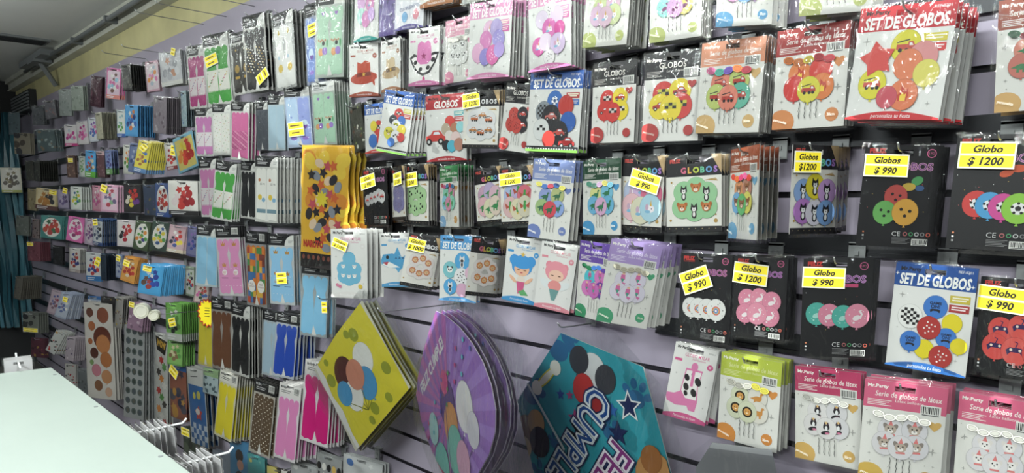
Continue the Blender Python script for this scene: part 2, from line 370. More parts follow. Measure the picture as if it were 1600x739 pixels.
def mylar(acc, mo, brand='#1a1a1a', title=None, aspect=.62, sc=.46):
    def d(a):
        a.rect(0, 0, 1, 1, '#e3e2de'); a.text('Mr.Party', .2, .05, .035, brand, w=.27, bold=.04); a.text('REF:8213', .86, .06, .02, '#666666', w=.14)
        a.text('GLOBO MYLAR', .55, .135, .045, title or acc, w=.56, bold=.005); a.text('Foil balloon', .6, .18, .025, title or acc, w=.3, shear=.2)
        a.rect(.05, .2, .22, .235, acc); a.el(.87, .24, .07, .07, acc); a.bars(.84, .23, .06, 2, '#f2f2f2', .014, .006)
        for u, v, s in ((.14, .4, .035), (.86, .5, .03), (.12, .72, .025), (.88, .78, .03)): a.star(u, v, s, '#b0b0ac', 4, .22)
        mo(a.loc(.5, .55, sc))
        a.line(.5, .8, .5, .88, .01, '#999999') if False else None
        n = 12; a.poly([(k/n, .955-.05*math.sin(math.pi*k/n)) for k in range(n+1)]+[(1, 1), (0, 1)], acc); a.text('Personaliza tu fiesta', .5, .955, .034, '#f6f2f2', w=.52, shear=.2)
    return d, 'foil_balloon_packet', 'balloon packet', aspect, '#e3e2de'
def g_hat(c, c2, band):
    def f(L):
        L.el(0, -.25, .85, .3, c2, .06); L.poly([(-.42, -.2), (-.4, .55), (-.15, .45), (.1, .6), (.38, .5), (.45, -.15)], c); L.poly([(-.45, -.2), (-.42, 0), (.43, .05), (.46, -.15)], band); L.star(0, -.07, .13, '#e0b040'); L.el(.6, -.45, .07, .2, c, .3)
    return f
def g_cowhat():
    def f(L):
        L.poly([(-.85, .12), (-.6, .3), (0, .1), (.6, .32), (.9, .3), (.7, -.15), (.35, -.6), (-.05, -.72), (-.45, -.55), (-.7, -.2)], '#1f1f22')
        L.poly([(-.74, .08), (-.5, .16), (0, 0), (.55, .18), (.78, .2), (.6, -.15), (.28, -.5), (-.05, -.6), (-.4, -.45), (-.62, -.16)], '#eeebe8')
        for x, y, r in ((-.5, -.1, .12), (.55, -.02, .13), (-.2, -.42, .12), (.25, -.36, .12)): L.el(x, y, r, r*.8, '#1f1f22', .5)
        L.poly([(-.42, -.02), (-.36, .7), (-.15, .85), (.05, .74), (.25, .86), (.42, .7), (.46, .0), (.2, -.2), (-.2, -.2)], '#e07ab8'); L.star(0, .16, .18, '#a02a68'); L.el(0, -.92, .08, .18, '#d84a8a')
    return f
def g_boot():
    def f(L):
        L.poly([(-.28, .8), (.42, .8), (.34, .1), (.42, -.6), (.38, -1.0), (.12, -1.0), (.02, -.82), (-.45, -.9), (-.85, -.78), (-.98, -.6), (-.9, -.42), (-.6, -.4), (-.36, -.25)], '#e27aae')
        L.poly([(-.24, .72), (.38, .72), (.3, .1), (.36, -.5), (-.1, -.5), (-.32, -.2)], '#efece8')
        for x, y, r in ((-.18, .4, .13), (.3, .3, .16), (-.15, .0, .14), (.2, -.2, .15), (-.12, -.28, .1), (.05, .55, .08)): L.el(x, y, r*.8, r*1.2, '#1c1c1f', .4)
        L.poly([(.0, .95), (.12, .95), (.12, .05), (.0, .05)], '#e27aae'); L.el(.06, .9, .14, .2, '#e27aae')
    return f
def g_doll(hair, out, tail=True):
    def f(L):
        L.el(-.52, .72, .3, .3, hair); L.el(.52, .72, .3, .3, hair); L.el(0, .45, .66, .58, hair); L.el(0, .25, .48, .4, '#eeb896'); L.el(0, .52, .55, .26, hair)
        L.el(-.2, .2, .1, .025, '#5a3020'); L.el(.2, .2, .1, .025, '#5a3020'); L.el(0, .05, .09, .03, '#c84a5a'); L.star(0, 1.05, .16, '#e0b848', 5)
        L.el(-.5, -.35, .1, .3, '#eeb896', .9); L.el(.5, -.35, .1, .3, '#eeb896', -.9); L.el(0, -.4, .25, .3, '#e8d8c8'); L.poly([(-.26, -.45), (.26, -.45), (.2, -.95), (-.12, -1.15)], out); L.poly([(-.1, -1.0), (.25, -.85), (.55, -1.15), (.1, -1.2)], '#5fae6a' if tail else '#333333')
    return f
def g_piggy():
    def f(L):
        L.el(-.48, .8, .2, .22, '#e88a9a'); L.el(.5, .75, .2, .22, '#e88a9a'); L.el(0, .5, .68, .56, '#ec93a0'); L.el(.02, .26, .46, .32, '#f0c0a8'); L.el(-.2, .25, .09, .025, '#5a3020'); L.el(.22, .25, .09, .025, '#5a3020')
        L.el(-.55, -.25, .4, .2, '#dfe4e4', -.5); L.el(.55, -.25, .4, .2, '#dfe4e4', .5); L.el(0, -.3, .4, .3, '#e8908c'); L.poly([(-.3, -.5), (.3, -.5), (.1, -1.1), (-.1, -1.1)], '#6a9a98')
    return f
def g_shark():
    def f(L):
        L.poly([(-.9, .1), (-.75, .45), (-.2, .5), (.4, .3), (.85, .65), (.8, .0), (.85, -.35), (.3, -.3), (.1, -.55), (-.05, -.3), (-.5, -.25), (-.85, -.1)], '#4a9fd0'); L.poly([(-.1, .45), (.1, .85), (.3, .35)], '#4a9fd0')
        L.poly([(-.85, -.08), (-.4, .05), (.2, -.25), (-.4, -.28)], '#f0f0ec'); L.poly([(-.8, .02), (-.45, .06), (-.55, -.15)], '#c8404a'); L.el(-.5, .3, .09, .1, '#151515'); [L.star(.0+.2*k, .25, .09, '#2a5a88', 3) for k in range(3)]
    return f
def feliz(bal, pink='#e06a9a', top=True, sub=None, gl=None):
    def d(a):
        a.rect(0, 0, 1, 1, '#1b1b1d')
        a.text('FELIZ', .17, .055, .042, '#d23a34', w=.22, bold=.05); a.text('CUMPLEANOS', .17, .09, .014, '#d23a34', w=.22)
        a.el(.87, .07, .062, .062, pink); a.el(.87, .07, .05, .05, '#2a2024'); a.text('5 PCS', .87, .07, .022, pink, w=.08)
        a.text('GLOBOS', .6, .2, .07, gl or '#e2a0c8', w=.62, bold=.05); a.text('GLOBOS', .6, .2, .07, '#7a4a8a', w=.6, bold=.0)
        if sub: sub(a)
        for k in range(14): a.el((k*.37) % .9+.05, .35+(k*.213) % .4, .006, .006, ('#d8d8d8', '#c8a84a', '#c05a5a')[k % 3], 0, 6)
        for u, v, r, c, mo in bal: balloon(a, u, v, r, c, mo)
        a.text('CE', .51, .865, .045, '#d8d8d8', w=.11, bold=.0)
        for k, c in enumerate(('#c06a6a', '#4aa068', '#c8c8c8', '#888888', '#c05a4a')): a.el(.63+.075*k, .865, .03, .03, c); a.el(.63+.075*k, .865, .018, .018, '#1b1b1d')
        a.bars(.46, .905, .24, 5, '#8f8f8f', .013, .005); a.barcode(.72, .91, .93, .975)
        for k in range(3): a.rect(.06, .85+.035*k, .085, .865+.035*k, ('#b06a4a', '#c8c8c8', '#888888')[k])
    return d, 'latex_balloon_packet', 'balloon packet', .72, '#1b1b1d'
def felizw(col, mo, cols=None, rainbow=True, pos=None, r=.19, gold=True):
    pos = pos or [(.33, .48), (.55, .43), (.74, .5), (.3, .68), (.52, .72), (.74, .68)]
    def d(a):
        a.rect(0, 0, 1, 1, '#e6e3da'); a.rect(0, 0, 1, .27, '#1d1c1e'); a.rect(0, .93, 1, 1, '#1d1c1e')
        a.text('FELIZ', .17, .06, .045, '#d0463e', w=.2, bold=.05)
        for i, ch in enumerate('GLOBOS'): a.text(ch, .32+.115*i, .19, .075, ('#e26a8a', '#e8b04a', '#c8d84a', '#6ac8a0', '#6aa8e0', '#b07ad0')[i] if rainbow else '#e8e8e8', bold=.045)
        if gold: a.poly([(.82, 0), (1, 0), (1, .25)], '#c8a878')
        for k in range(3): a.line(.72+.05*k, .33, .9+.02*k, .31+.015*k, .012, '#b8924a')
        for u, v, s in ((.1, .34, .018), (.08, .85, .022), (.9, .86, .035), (.9, .78, .015)): a.el(u, v, s, s, '#b8924a')
        for k in range(8): a.el(.06+.12*k, .96, .008, .008, '#c8b080', 0, 6)
        if cols is None:
            for u, v in pos: a.el(u, v, r*1.02, r*1.02, tuple_dark(col))
            for u, v in pos: a.el(u, v, r, r, col)
            for i, (u, v) in enumerate(pos): (mo[i % len(mo)] if isinstance(mo, (list, tuple)) else mo)(a.loc(u, v, r*.78))
        else:
            for i, (u, v) in enumerate(pos): balloon(a, u, v, r, cols[i % len(cols)], (mo[i % len(mo)] if isinstance(mo, (list, tuple)) else mo))
    return d, 'latex_balloon_packet', 'balloon packet', .70, '#1d1c1e'
def gblack(cols, mos, acc='#b83a38', r=.17):
    def d(a):
        a.rect(0, 0, 1, 1, '#e3e2dc'); a.rect(0, 0, 1, .29, '#1d1c1f')
        a.text('Mr.Party', .17, .07, .034, '#efe8e0', w=.28, bold=.04); a.text('GLOBOS', .5, .135, .065, '#e8e4dc', w=.48, bold=.01); a.text('Latex balloons', .56, .2, .028, '#d8d4cc', w=.32, shear=.2)
        a.bars(.04, .2, .28, 4, '#c8c4bc', .018, .006); a.barcode(.7, .18, .95, .28)
        for u, v, s in ((.1, .42, .05), (.12, .72, .03), (.9, .72, .04)): a.star(u, v, s, '#a9a9a4', 4, .22)
        for i, (u, v) in enumerate(clusterlist()): balloon(a, u, v, r, cols[i % len(cols)], mos[i % len(mos)])
        for k in range(4):
            for j in range(5): a.line(.38+.08*k+.01*(j % 2), .73+.035*j, .384+.08*k+.01*((j+1) % 2), .765+.035*j, .009, '#454545')
        a.el(.13, .9, .18, .16, acc); a.el(.83, .88, .085, .085, acc); a.heart(.86, .36, .08, acc); a.text('personaliza', .13, .9, .026, '#f4efe0', w=.22, rot=-.25)
    return d, 'latex_balloon_packet', 'balloon packet', .66, '#1d1c1f'
def treat(col, pat=None, head='#19191b', card='#cfcfca', col2=None, text='BOLSAS DE PAPEL', leaf=True, flare=True, hv=.16):
    def d(a):
        a.slot = True
        a.rect(0, 0, 1, 1, '#8d8f8e' if card is None else card); a.rect(0, 0, 1, hv, head)
        tc = '#d8d8d8' if head < '#8' else '#3a3a3a'
        a.text('Mr.Party', .2, hv*.3, .03, tc, w=.26, bold=.04); a.bars(.1, hv*.55, .44, 2, tc, .024, .008)
        if leaf: a.poly([(1, hv*.05)]+[(1-.36*math.sin(t), hv*(1-.95*math.cos(t))) for t in [k*math.pi/2/8 for k in range(9)]]+[(1, hv)], '#d9d9d4'); a.bars(.78, hv*.5, .18, 3, '#777777', .016, .005)
        else: a.barcode(.66, hv*.15, .92, hv*.75)
        for i, u in enumerate((.27, .73)):
            c = col if i == 0 or not col2 else col2; b = hv+.02; pts = []
            lob = lambda cx: [(u+cx+.115*math.cos(t), b+.05-.05*math.sin(t)) for t in [math.pi*k/6 for k in range(7)]]
            if flare:
                pts = lob(.115)+lob(-.115)+[(u-.228, b+.1), (u-.215, b+.15), (u-.165, b+.21), (u-.165, b+.235), (u-.205, b+.34), (u-.228, b+.45), (u-.232, .94), (u-.12, .97), (u+.0, .955), (u+.1, .97), (u+.232, .95), (u+.228, b+.45), (u+.205, b+.34), (u+.165, b+.235), (u+.165, b+.21), (u+.215, b+.15), (u+.228, b+.1)]
            else: pts = lob(.105)+lob(-.105)+[(u-.22, .95), (u+.22, .97)]
            z = [a.P(*p) for p in pts]; c0 = a.P(u, .5); a.raw(z, [tuple(range(len(z)))], c)
            if pat: pat(a, u, b)
        a.poly([(.44, .98), (.5, .84), (.62, .98)], '#d9d9d4')
    return d, 'treat_bag_pack', 'treat bags', .42, card or '#8d8f8e'
def p_band(c0, c1, dots):
    def f(a, u, b):
        a.rect(u-.21, .5, u+.21, .78, c0)
        for k in range(10): a.el(u-.17+(k*.377 % 1)*.34, .54+(k*.61 % 1)*.2, .022, .022, dots[k % len(dots)], 0, 8)
        for k in range(8): a.poly([(u-.21+k*.0525, .78), (u-.21+k*.0525+.026, .81), (u-.21+k*.0525+.0525, .78)], c0)
    return f
def p_dots(c, n=26, r=.02, v0=.2, v1=.95):
    def f(a, u, b):
        for k in range(n): a.el(u-.2+(k*.3819 % 1)*.4, v0+(v1-v0)*(k+.5)/n, r, r*.9, c if isinstance(c, str) else c[k % len(c)], 0, 7)
    return f
def p_crown(c='#c98a4a', body='#f0e4e8', low='#70405a'):
    def f(a, u, b):
        for v in (b+.07, .55): a.poly([(u-.07, v+.03), (u-.09, v-.02), (u-.03, v), (u, v-.04), (u+.03, v), (u+.09, v-.02), (u+.07, v+.03)], c)
        a.el(u, .66, .1, .1, body); a.bars(u-.07, .65, .13, 3, c, .018, .006); a.rect(u-.13, .735, u+.13, .745, low)
        for k in range(6): a.el(u-.18+.07*k, .6+.25*(k % 2), .014, .014, '#f4ecec', 0, 6)
    return f
def p_blocks(a, u, b):
    r = random.Random(5+int(u*9)); cs = ('#3f6ea8', '#d8a83a', '#b8482e', '#4a8a4a', '#d8742e', '#7a3a30')
    for i in range(3):
        for j in range(9): a.rect(u-.2+.133*i, b+.03+j*.083, u-.2+.133*(i+1), b+.03+(j+1)*.083, cs[r.randrange(6)])
    a.el(u, .73, .17, .2, '#e9e7e2'); a.text('FELIZ', u, .70, .024, '#8a3a3a', w=.16); a.text('CUMPLEAÑOS', u, .735, .02, '#8a3a3a', w=.27)
def p_stripes(c):
    def f(a, u, b):
        for k in range(14): a.line(u-.18+(k % 4)*.1, .45+.022*k, u-.1+(k % 4)*.1, .46+.022*k, .03, c)
    return f
def p_gift(cs=('#e0a06a', '#9a7ac8', '#5aa06a', '#2a2a2a')):
    def f(a, u, b):
        a.heart(u, b+.08, .06, '#9a6ac0')
        for k in range(12): a.el(u-.18+(k*.377 % 1)*.36, b+.15+(k*.61 % 1)*.6, .012, .012, '#4a6a5a', 0, 6)
        [a.rect(u-.17+.06*k, b+.37+.012*(k % 2), u-.135+.06*k, b+.395+.012*(k % 2), '#c8704a') for k in range(6)]; a.el(u+.02, .6, .05, .05, cs[3]); a.el(u-.07, .7, .09, .09, cs[0]); a.el(u+.07, .69, .09, .09, cs[1]); a.el(u+.15, .6, .03, .09, cs[2])
    return f
def p_unic(a, u, b): a.el(u, .62, .13, .16, '#c8dcf0'); a.heart(u+.02, .66, .1, '#6a3aa0'); a.star(u-.05, .5, .06, '#7a8ad0'); a.el(u, .85, .13, .07, '#8a6ac8')
def p_zebra(a, u, b):
    for k in range(24): a.line(u-.19+(k*.3819 % 1)*.34, .42+.014*k, u-.13+(k*.3819 % 1)*.34, .43+.014*k, .03, ('#e8d8a8', '#a8843a', '#f0f0ea')[k % 3])
def p_gold(a, u, b): a.el(u, .58, .12, .15, '#9a7a2a'); a.rect(u-.12, .7, u+.12, .74, '#b8923a'); a.star(u, b+.1, .06, '#b8923a')
def p_smile(a, u, b):
    a.el(u, b+.08, .05, .07, '#b8a03a'); a.star(u, .72, .13, '#d0b040', 9, .75); a.el(u-.06, .58, .05, .05, '#a8c0d0')
    for k in range(8): a.el(u-.17+(k*.377 % 1)*.34, .35+(k*.61 % 1)*.25, .02, .02, '#ffffff', 0, 7)
def p_animals(a, u, b): a.el(u-.06, .62, .09, .1, '#d8b83a'); a.el(u+.1, .66, .08, .08, '#7aa8c8'); a.rect(u-.2, .8, u+.2, .86, '#6a8a98'); a.text('ES MI', u+.05, .42, .03, '#3a3a3a', w=.2); a.el(u-.08, .36, .05, .06, '#b0653a')
def foil(border, inner, cols, oval=True, band=None, rnd=0, aspect=.8, text=None, bandh=.13):
    def d(a):
        a.rect(0, 0, 1, 1, border); r = random.Random(rnd)
        if oval: a.el(.5, .5, .42, .45*a.H/a.W*.95 if a.H < a.W*1.05 else .44*a.H/a.W*.98, inner)
        elif inner: a.rect(.07, .09, .93, .93, inner)
        for k in range(11):
            t = k*2.4; q = .105*math.sqrt(k); u, v = .5+q*math.cos(t), .5+q*math.sin(t)*.95; c = cols[k % len(cols)]
            (a.star(u, v, .13, c, 5, .55, t) if k % 3 == 1 else a.heart(u, v, .1, c, t) if k % 5 == 2 else a.el(u, v, .11, .13, c, t))
        if band: a.rect(0, 1-bandh, 1, 1, band); a.bars(.08, 1-bandh*.7, .5, 2, '#e8e8e8', bandh*.35, bandh*.15)
        if text: a.text(*text)
    return d, 'foil_balloon_packet', 'balloon packet', aspect, border
def plain(col, cols=(), name='party_goods_packet', cat='party packet', aspect=.6, head=None, n=14, r=.06, rnd=1, blocks=False, hv=.15):
    def d(a):
        a.rect(0, 0, 1, 1, col); q = random.Random(rnd)
        if head: a.rect(0, 0, 1, hv, head); a.bars(.15, hv*.45, .5, 2, '#d8d8d8' if head < '#8' else '#555555', .03, .012)
        for k in range(n if cols else 0):
            u, v = .1+.8*q.random(), (hv+.06 if head else .08)+(.88-(hv if head else 0))*q.random()*.98; c = cols[k % len(cols)]; z = r*(.6+.8*q.random())
            if blocks: a.rect(max(0, u-z), max(0, v-z*.7), min(1, u+z), min(1, v+z*.7), c)
            elif k % 3 == 0: a.star(u, v, z*1.2, c, 5, .5, q.random()*6)
            else: a.el(u, v, z, z*1.2, c, q.random()*3)
    return d, name, cat, aspect, col

# ------------------------------------------------------------------ solving where a packet hangs
def R3(yaw, roll):
    return np.array(Matrix.Rotation(yaw, 3, 'Z') @ Matrix.Rotation(roll, 3, 'Y'))
def solve(tl, tr, bl, asp, q, yaw0=0.35, ws=.1):
    mid = ((tl[0]+tr[0])/2, (tl[1]+tr[1])/2); P = on_wall(*mid, q); c = RCW.T @ (P-CAM)
    H0 = max(.05, math.hypot(bl[0]-tl[0], bl[1]-tl[1])*c[2]/FPX)
    x = np.array([P[0], P[2], yaw0, 0.0, asp*H0, H0]); tgt = np.array([*tl, *tr, *bl], float)
    def res(x):
        R = R3(x[2], x[3]); o = np.array([x[0], -q, x[1]]); W, H = x[4], x[5]
        pr = [proj(o+R @ np.array([sx*W/2, 0, -sz*H])) for sx, sz in ((-1, 0), (1, 0), (-1, 1))]
        return np.concatenate([(np.concatenate(pr)-tgt)/1.5, [(W/H/asp-1)/ws, (x[2]-.3)/.55, x[3]/.4]])
    lam = 1e-2; r = res(x)
    for it in range(60):
        J = np.empty((9, 6))
        for k in range(6):
            d = np.zeros(6); d[k] = 1e-5; J[:, k] = (res(x+d)-r)/1e-5
        A = J.T @ J; s = np.linalg.solve(A+lam*np.diag(np.diag(A)+1e-9), -J.T @ r); y = x+s; y[2] = np.clip(y[2], -1.2, 1.25); y[4] = max(.02, y[4]); y[5] = max(.03, y[5])
        rn = res(y)
        if rn @ rn < r @ r: x, r, lam = y, rn, lam*.4
        else: lam *= 4
        if lam > 1e8 or np.abs(s).max() < 1e-7: break
    return x, float(np.abs(r[:6]).max()*1.5)

# ------------------------------------------------------------------ packet building
TH = 0.0014
def card_mesh(W, H, col):
    s, a, b = min(SLOT[0], W*.3), SLOT[1], SLOT[2]; xs = [-W/2, -s, s, W/2]; zs = [0, -a, -b, -H]; V, F = [], []
    idx = lambda i, j, k: (i*4+j)*2+k
    for i in range(4):
        for j in range(4):
            for k in range(2): V.append((xs[i], (-TH/2, TH/2)[k], zs[j]))
    cells = {(i, j) for i in range(3) for j in range(3)}-{(1, 1)}
    for i, j in cells:
        F.append((idx(i, j, 0), idx(i, j+1, 0), idx(i+1, j+1, 0), idx(i+1, j, 0))); F.append((idx(i, j, 1), idx(i+1, j, 1), idx(i+1, j+1, 1), idx(i, j+1, 1)))
        for di, dj, e in ((-1, 0, ((i, j), (i, j+1))), (1, 0, ((i+1, j+1), (i+1, j))), (0, -1, ((i+1, j), (i, j))), (0, 1, ((i, j+1), (i+1, j+1)))):
            if (i+di, j+dj) not in cells:
                (p, q), (u, v) = e; F.append((idx(p, q, 0), idx(p, q, 1), idx(u, v, 1), idx(u, v, 0)))
    return mesh('card', V, F, cols=[lin(col)]*len(V), mats=[PRINT])
def sleeve_mesh(W, H, seed, ex=.0065, amp=.0022, shape=None):
    r = random.Random(seed); V, F = [], []
    us = [0, .35*ex/(W+2*ex), .75*ex/(W+2*ex), 1.3*ex/(W+2*ex)]; us = us+[us[-1]+(1-2*us[-1])*k/8 for k in range(1, 8)]+[1-x for x in us[::-1]]; vs = [k/16 for k in range(17)]
    nx, nz = len(us)-1, len(vs)-1
    ph = [(r.uniform(-1, 1), r.uniform(20, 70), r.uniform(10, 60), r.uniform(0, 6.3)) for _ in range(5)]
    for v in vs:
        for i, u in enumerate(us):
            x = (u-.5)*(W+2*ex); z = .004-v*(H+.004+ex); d = min(u, 1-u)*(W+2*ex)
            f = min(1, max(0, d-ex)/.012)*min(1, min(v, 1-v)*nz)
            h = sum(a*math.sin(kx*x+kz*z+p) for a, kx, kz, p in ph)/2.2
            j = r.uniform(-.0013, .0013) if d < ex else 0
            V.append((x, -(.0022+j+.0016*f+amp*f*(h*.5+.5)+r.uniform(0, .0005)*f), z))
    n = nx+1
    for j in range(nz):
        for i in range(nx):
            x = ((us[i]+us[i+1])/2-.5)*(W+2*ex); z = (vs[j]+vs[j+1])/2*(H+.01)
            if abs(x) < .008 and z < .022: continue
            F.append((j*n+i, (j+1)*n+i, (j+1)*n+i+1, j*n+i+1))
    return mesh('sleeve', V, F, smooth=True, mats=[FILM])
def sticker_mesh(W, H, su, sv, sw, sh, rot, t1, t2):
    a = Art(sw, sh, .0006, .00004); a.slot = False
    a.rect(0, 0, 1, 1, '#dedbc8'); a.rect(.03, .06, .97, .44, '#f2da1c'); a.rect(.03, .52, .97, .94, '#f2da1c')
    if t1: a.text(t1, .5, .26, .26, '#1c1a10', shear=.2, bold=.035); a.text(t2, .48, .72, .28, '#1c1a10', shear=.2, bold=.035)
    else: a.bars(.15, .2, .6, 1, '#6a5010', .1, .1); a.bars(.2, .68, .5, 1, '#6a5010', .1, .1)
    n = len(a.V); V = [(x, y, z+sh/2) for x, y, z in a.V]; b, f = boxv(-sw/2, sw/2, -.0006, .0, -sh/2, sh/2)
    V += b; a.F += [tuple(i+n for i in p) for p in f]; a.K += [lin('#dedbc8')]*8
    c, s = math.cos(rot), math.sin(rot); x0, z0 = (su-.5)*W, -sv*H
    V = [(x*c-z*s+x0, y-.0065, x*s+z*c+z0) for x, y, z in V]
    return mesh('price_sticker', V, a.F, cols=a.K, mats=[STICK])
def copy_thing(root, loc, eul, label, group):
    r = root.copy(); C.collection.objects.link(r); r.location = loc; r.rotation_euler = eul; r['label'] = label
    if group: r['group'] = group
    elif 'group' in r: del r['group']
    for ch in list(root.children):
        if ch.name.startswith('price_sticker') or ch.name.startswith('price_star'): continue
        c = ch.copy(); C.collection.objects.link(c); c.parent = r
    return r
HOOKV = {}
REPORT = []
SEED = [0]
def hook(X, Z, L, label, plate=True, grp='display hooks on the goods wall'):
    t = bpy.data.objects.new('display_hook', None); C.collection.objects.link(t); t.location = (X, 0, Z); tag(t, label, 'hook', grp)
    k = round(L, 2)
    if k not in HOOKV:
        HOOKV[k] = (mesh('wire', *tubev([(0, -.001, 0), (0, -k*.6, .001), (0, -k+.018, .003), (0, -k+.008, .006), (0, -k, .016)], .0019, 6), smooth=True, mats=[METAL]),
                    mesh('mounting_plate', *join([boxv(-.015, .015, -.017, -.013, -.004, .036), boxv(-.015, .015, -.017, 0, .032, .038), boxv(-.004, .004, -.020, -.017, .014, .022), boxv(-.012, .012, -.013, -.009, -.004, .004)]), mats=[PLATE]))
    link('wire', HOOKV[k][0], None, t)
    if plate: link('mounting_plate', HOOKV[k][1], None, t)
    return t
def stack(style, quad, n, side, label, sticker=None, q=None, back=None, asp=None, yaw0=.35, fan=0.0, film=True, hk=True, amp=.0022, ws=.1):
    draw, kind, cat, a0, edge = style; tl, tr, bl = quad[0:2], quad[2:4], quad[4:6]; a0 = asp or a0
    q0 = q or .10; SEED[0] += 1; rnd = random.Random(SEED[0])
    for _ in range(4):
        x, err = solve(tl, tr, bl, a0, q0, yaw0, ws)
        o = np.array([x[0], -q0, x[1]]); p0 = proj(o); p1 = proj(o+np.array([0, .01, 0])); pm = abs(p1[0]-p0[0])/.01
        D = max(.004*n, side/max(pm, 1)) if n > 1 else 0
        need = x[4]/2*abs(math.sin(x[2]))+D+.018
        if (need <= q0+1e-4 and (q or need > q0-.03)): break
        q0 = max(need, .075) if not q else max(q, need)
    W, H = x[4], x[5]; REPORT.append((label, round(W, 3), round(H, 3), round(math.degrees(x[2])), round(math.degrees(x[3])), round(q0, 3), round(D, 3), round(err, 1)))
    t = bpy.data.objects.new(kind, None); C.collection.objects.link(t); t.location = o; t.rotation_euler = (0, x[3], x[2]); tag(t, label, cat)
    ar = Art(W, H); draw(ar)
    link('card', card_mesh(W, H, '#aeaba6' if kind in ('balloon_set_packet', 'latex_balloon_packet') and edge != '#1b1b1d' else tuple_dark(tuple_dark(edge))), None, t); link('printed_front', ar.build('printed_front'), None, t)
    if film: link('sleeve', sleeve_mesh(W, H, SEED[0], amp=amp), None, t)
    if sticker:
        su, sv, sw, sh, rot, t1, t2 = sticker; link('price_sticker', sticker_mesh(W, H, su, sv, sw*W, sh*H, rot, t1, t2), None, t)
    if n > 1:
        short = label.split('|')[0]
        for i in range(1, n):
            k = i/(n-1); yw = x[2]+fan*k*.5+rnd.uniform(-.03, .03); rl = x[3]*(1-.3*k)+rnd.uniform(-.02, .02)
            p = o+np.array([rnd.uniform(-.002, .002), D*k, rnd.uniform(-.002, .002)])
            if n == 2: lb, g = back or ('packet directly behind the '+short), None
            else: lb, g = back or ('one of the packets behind the '+short), 'packets behind the '+short
            copy_thing(t, p, (0, rl, yw), lb, g)
    if hk: hook(o[0]+.0*W, o[2]-.0125, q0+rnd.uniform(.02, .035), 'steel hook carrying the '+label)
    return t
# ------------------------------------------------------------------ the room
XE = float(on_wall(26, 165)[0]); XR = 0.35
RAILA = 1.617
def slatwall():
    V, F, fm = [], [], []; ztop = 2.35; prof = [(0.0, 0.0)]; mi = []
    z = 0.017
    while z < 2.05:
        prof += [(0.0, z-.006), (.012, z-.006), (.012, z+.006), (0.0, z+.006)]; mi += [0, 1, 1, 1]; z += .1
    prof += [(0.0, ztop)]; mi += [0]
    for x in (XE, XR):
        for y, zz in prof: V.append((x, y, zz))
    n = len(prof)
    for i in range(n-1): F.append((i, i+1, n+i+1, n+i)); fm.append(mi[i])
    return mesh('wall', V, F, mats=[LAV, GROOVE], fm=fm)
tag(link('wall_right', slatwall()), 'lavender slatted wall carrying the rows of hooks', 'wall', None, 'structure')
struct('wall_upper', boxv(XE, XR, 0.0, .1, 2.35, ZCEIL), YEL, 'yellow painted band above the slatted wall')
struct('trim_upper', join([boxv(XE, XR, -.05, 0, 2.507, ZCEIL), boxv(XE, XR, -.06, -.05, 2.507, 2.517), boxv(XE, XR, -.075, -.05, 2.565, ZCEIL)]), GREYW, 'grey plaster moulding between yellow band and ceiling')
struct('ceiling', boxv(XE-.2, XR, -4.2, .1, ZCEIL, ZCEIL+.1), CEILM, 'pale grey ceiling')
struct('floor', boxv(XE-.2, XR+.6, -4.2, .1, -.1, 0), FLOORM, 'grey tiled shop floor')
struct('wall_end', boxv(XE-.25, XE-.05, -4.2, .1, 0, ZCEIL), DARK, 'dark far end of the shop')
for i in range(9):
    z = RAILA+.2*(i-6); parts = []
    for xa, xb in ([(XE+.05, XR)] if z > 1.4 else [(XE+.05, -2.2), (-.93, XR)] if z > 1.15 else [(XE+.05, -2.2)]): parts += [boxv(xa, xb, -.009, -.0005, z-.014, z+.026), boxv(xa, xb, -.013, -.009, z-.014, z-.006)]
    tag(link('hook_rail', mesh('hook_rail', *join(parts), mats=[DARKMETAL])), ['lowest', 'second lowest', 'third lowest', 'fourth lowest', 'middle', 'fourth highest', 'third highest', 'second highest', 'highest'][i]+' dark steel rail along the slatted wall', 'rail', 'dark steel rails along the wall')
# conduit, bracket, louvre, ceiling grille
cz = 2.545
t = bpy.data.objects.new('ceiling_conduit', None); C.collection.objects.link(t); t.location = (-2, -.1, cz); tag(t, 'grey conduit pipe running along the ceiling edge', 'pipe')
link('pipe', mesh('pipe', *tubev([(XE+1.0+2, 0, 0), (XR+2, 0, 0)], .013, 10), smooth=True, mats=[PIPE]), None, t)
for i in range(6): link('clip', mesh('clip', *boxv(-3.4+i*.75, -3.37+i*.75, -.018, .05, -.018, .018), mats=[PIPE]), None, t)
t = bpy.data.objects.new('wall_bracket', None); C.collection.objects.link(t); p0 = on_wall(62, 100, .12); p1 = on_wall(88, 134, .02); t.location = p0; tag(t, 'grey bracket with slanting strut under the ceiling', 'bracket')
link('box', mesh('box', *join([boxv(-.45, .3, -.05, .05, .02, .06), boxv(-.1, .1, -.06, .06, 0, .02)]), mats=[PIPE]), None, t)
link('strut', mesh('strut', *tubev([(0, 0, .02), tuple(np.array(p1)-np.array(p0))], .02, 8), mats=[PIPE]), None, t)
pL = on_wall(32, 143, .03); hL = .33
t = bpy.data.objects.new('louvre_vent', None); C.collection.objects.link(t); t.location = (-7.45, 0, 2.28); tag(t, 'dark louvred vent high at the far end', 'vent')
link('frame', mesh('frame', *boxv(-.38, .38, -.05, -.001, -.01, .16), mats=[DARK]), None, t)
link('louvres', mesh('louvres', *join([boxv(-.35, .35, -.06, -.05, .0+.026*i, .016+.026*i) for i in range(6)]), mats=[PIPE]), None, t)
pv = on_level(14, 57, ZCEIL)
t = bpy.data.objects.new('ceiling_grille', None); C.collection.objects.link(t); t.location = (pv[0], pv[1], ZCEIL); tag(t, 'small dark grille set in the pale ceiling', 'vent')
link('frame', mesh('frame', *boxv(-.09, .09, -.22, .22, -.014, 0), mats=[PIPE]), None, t)
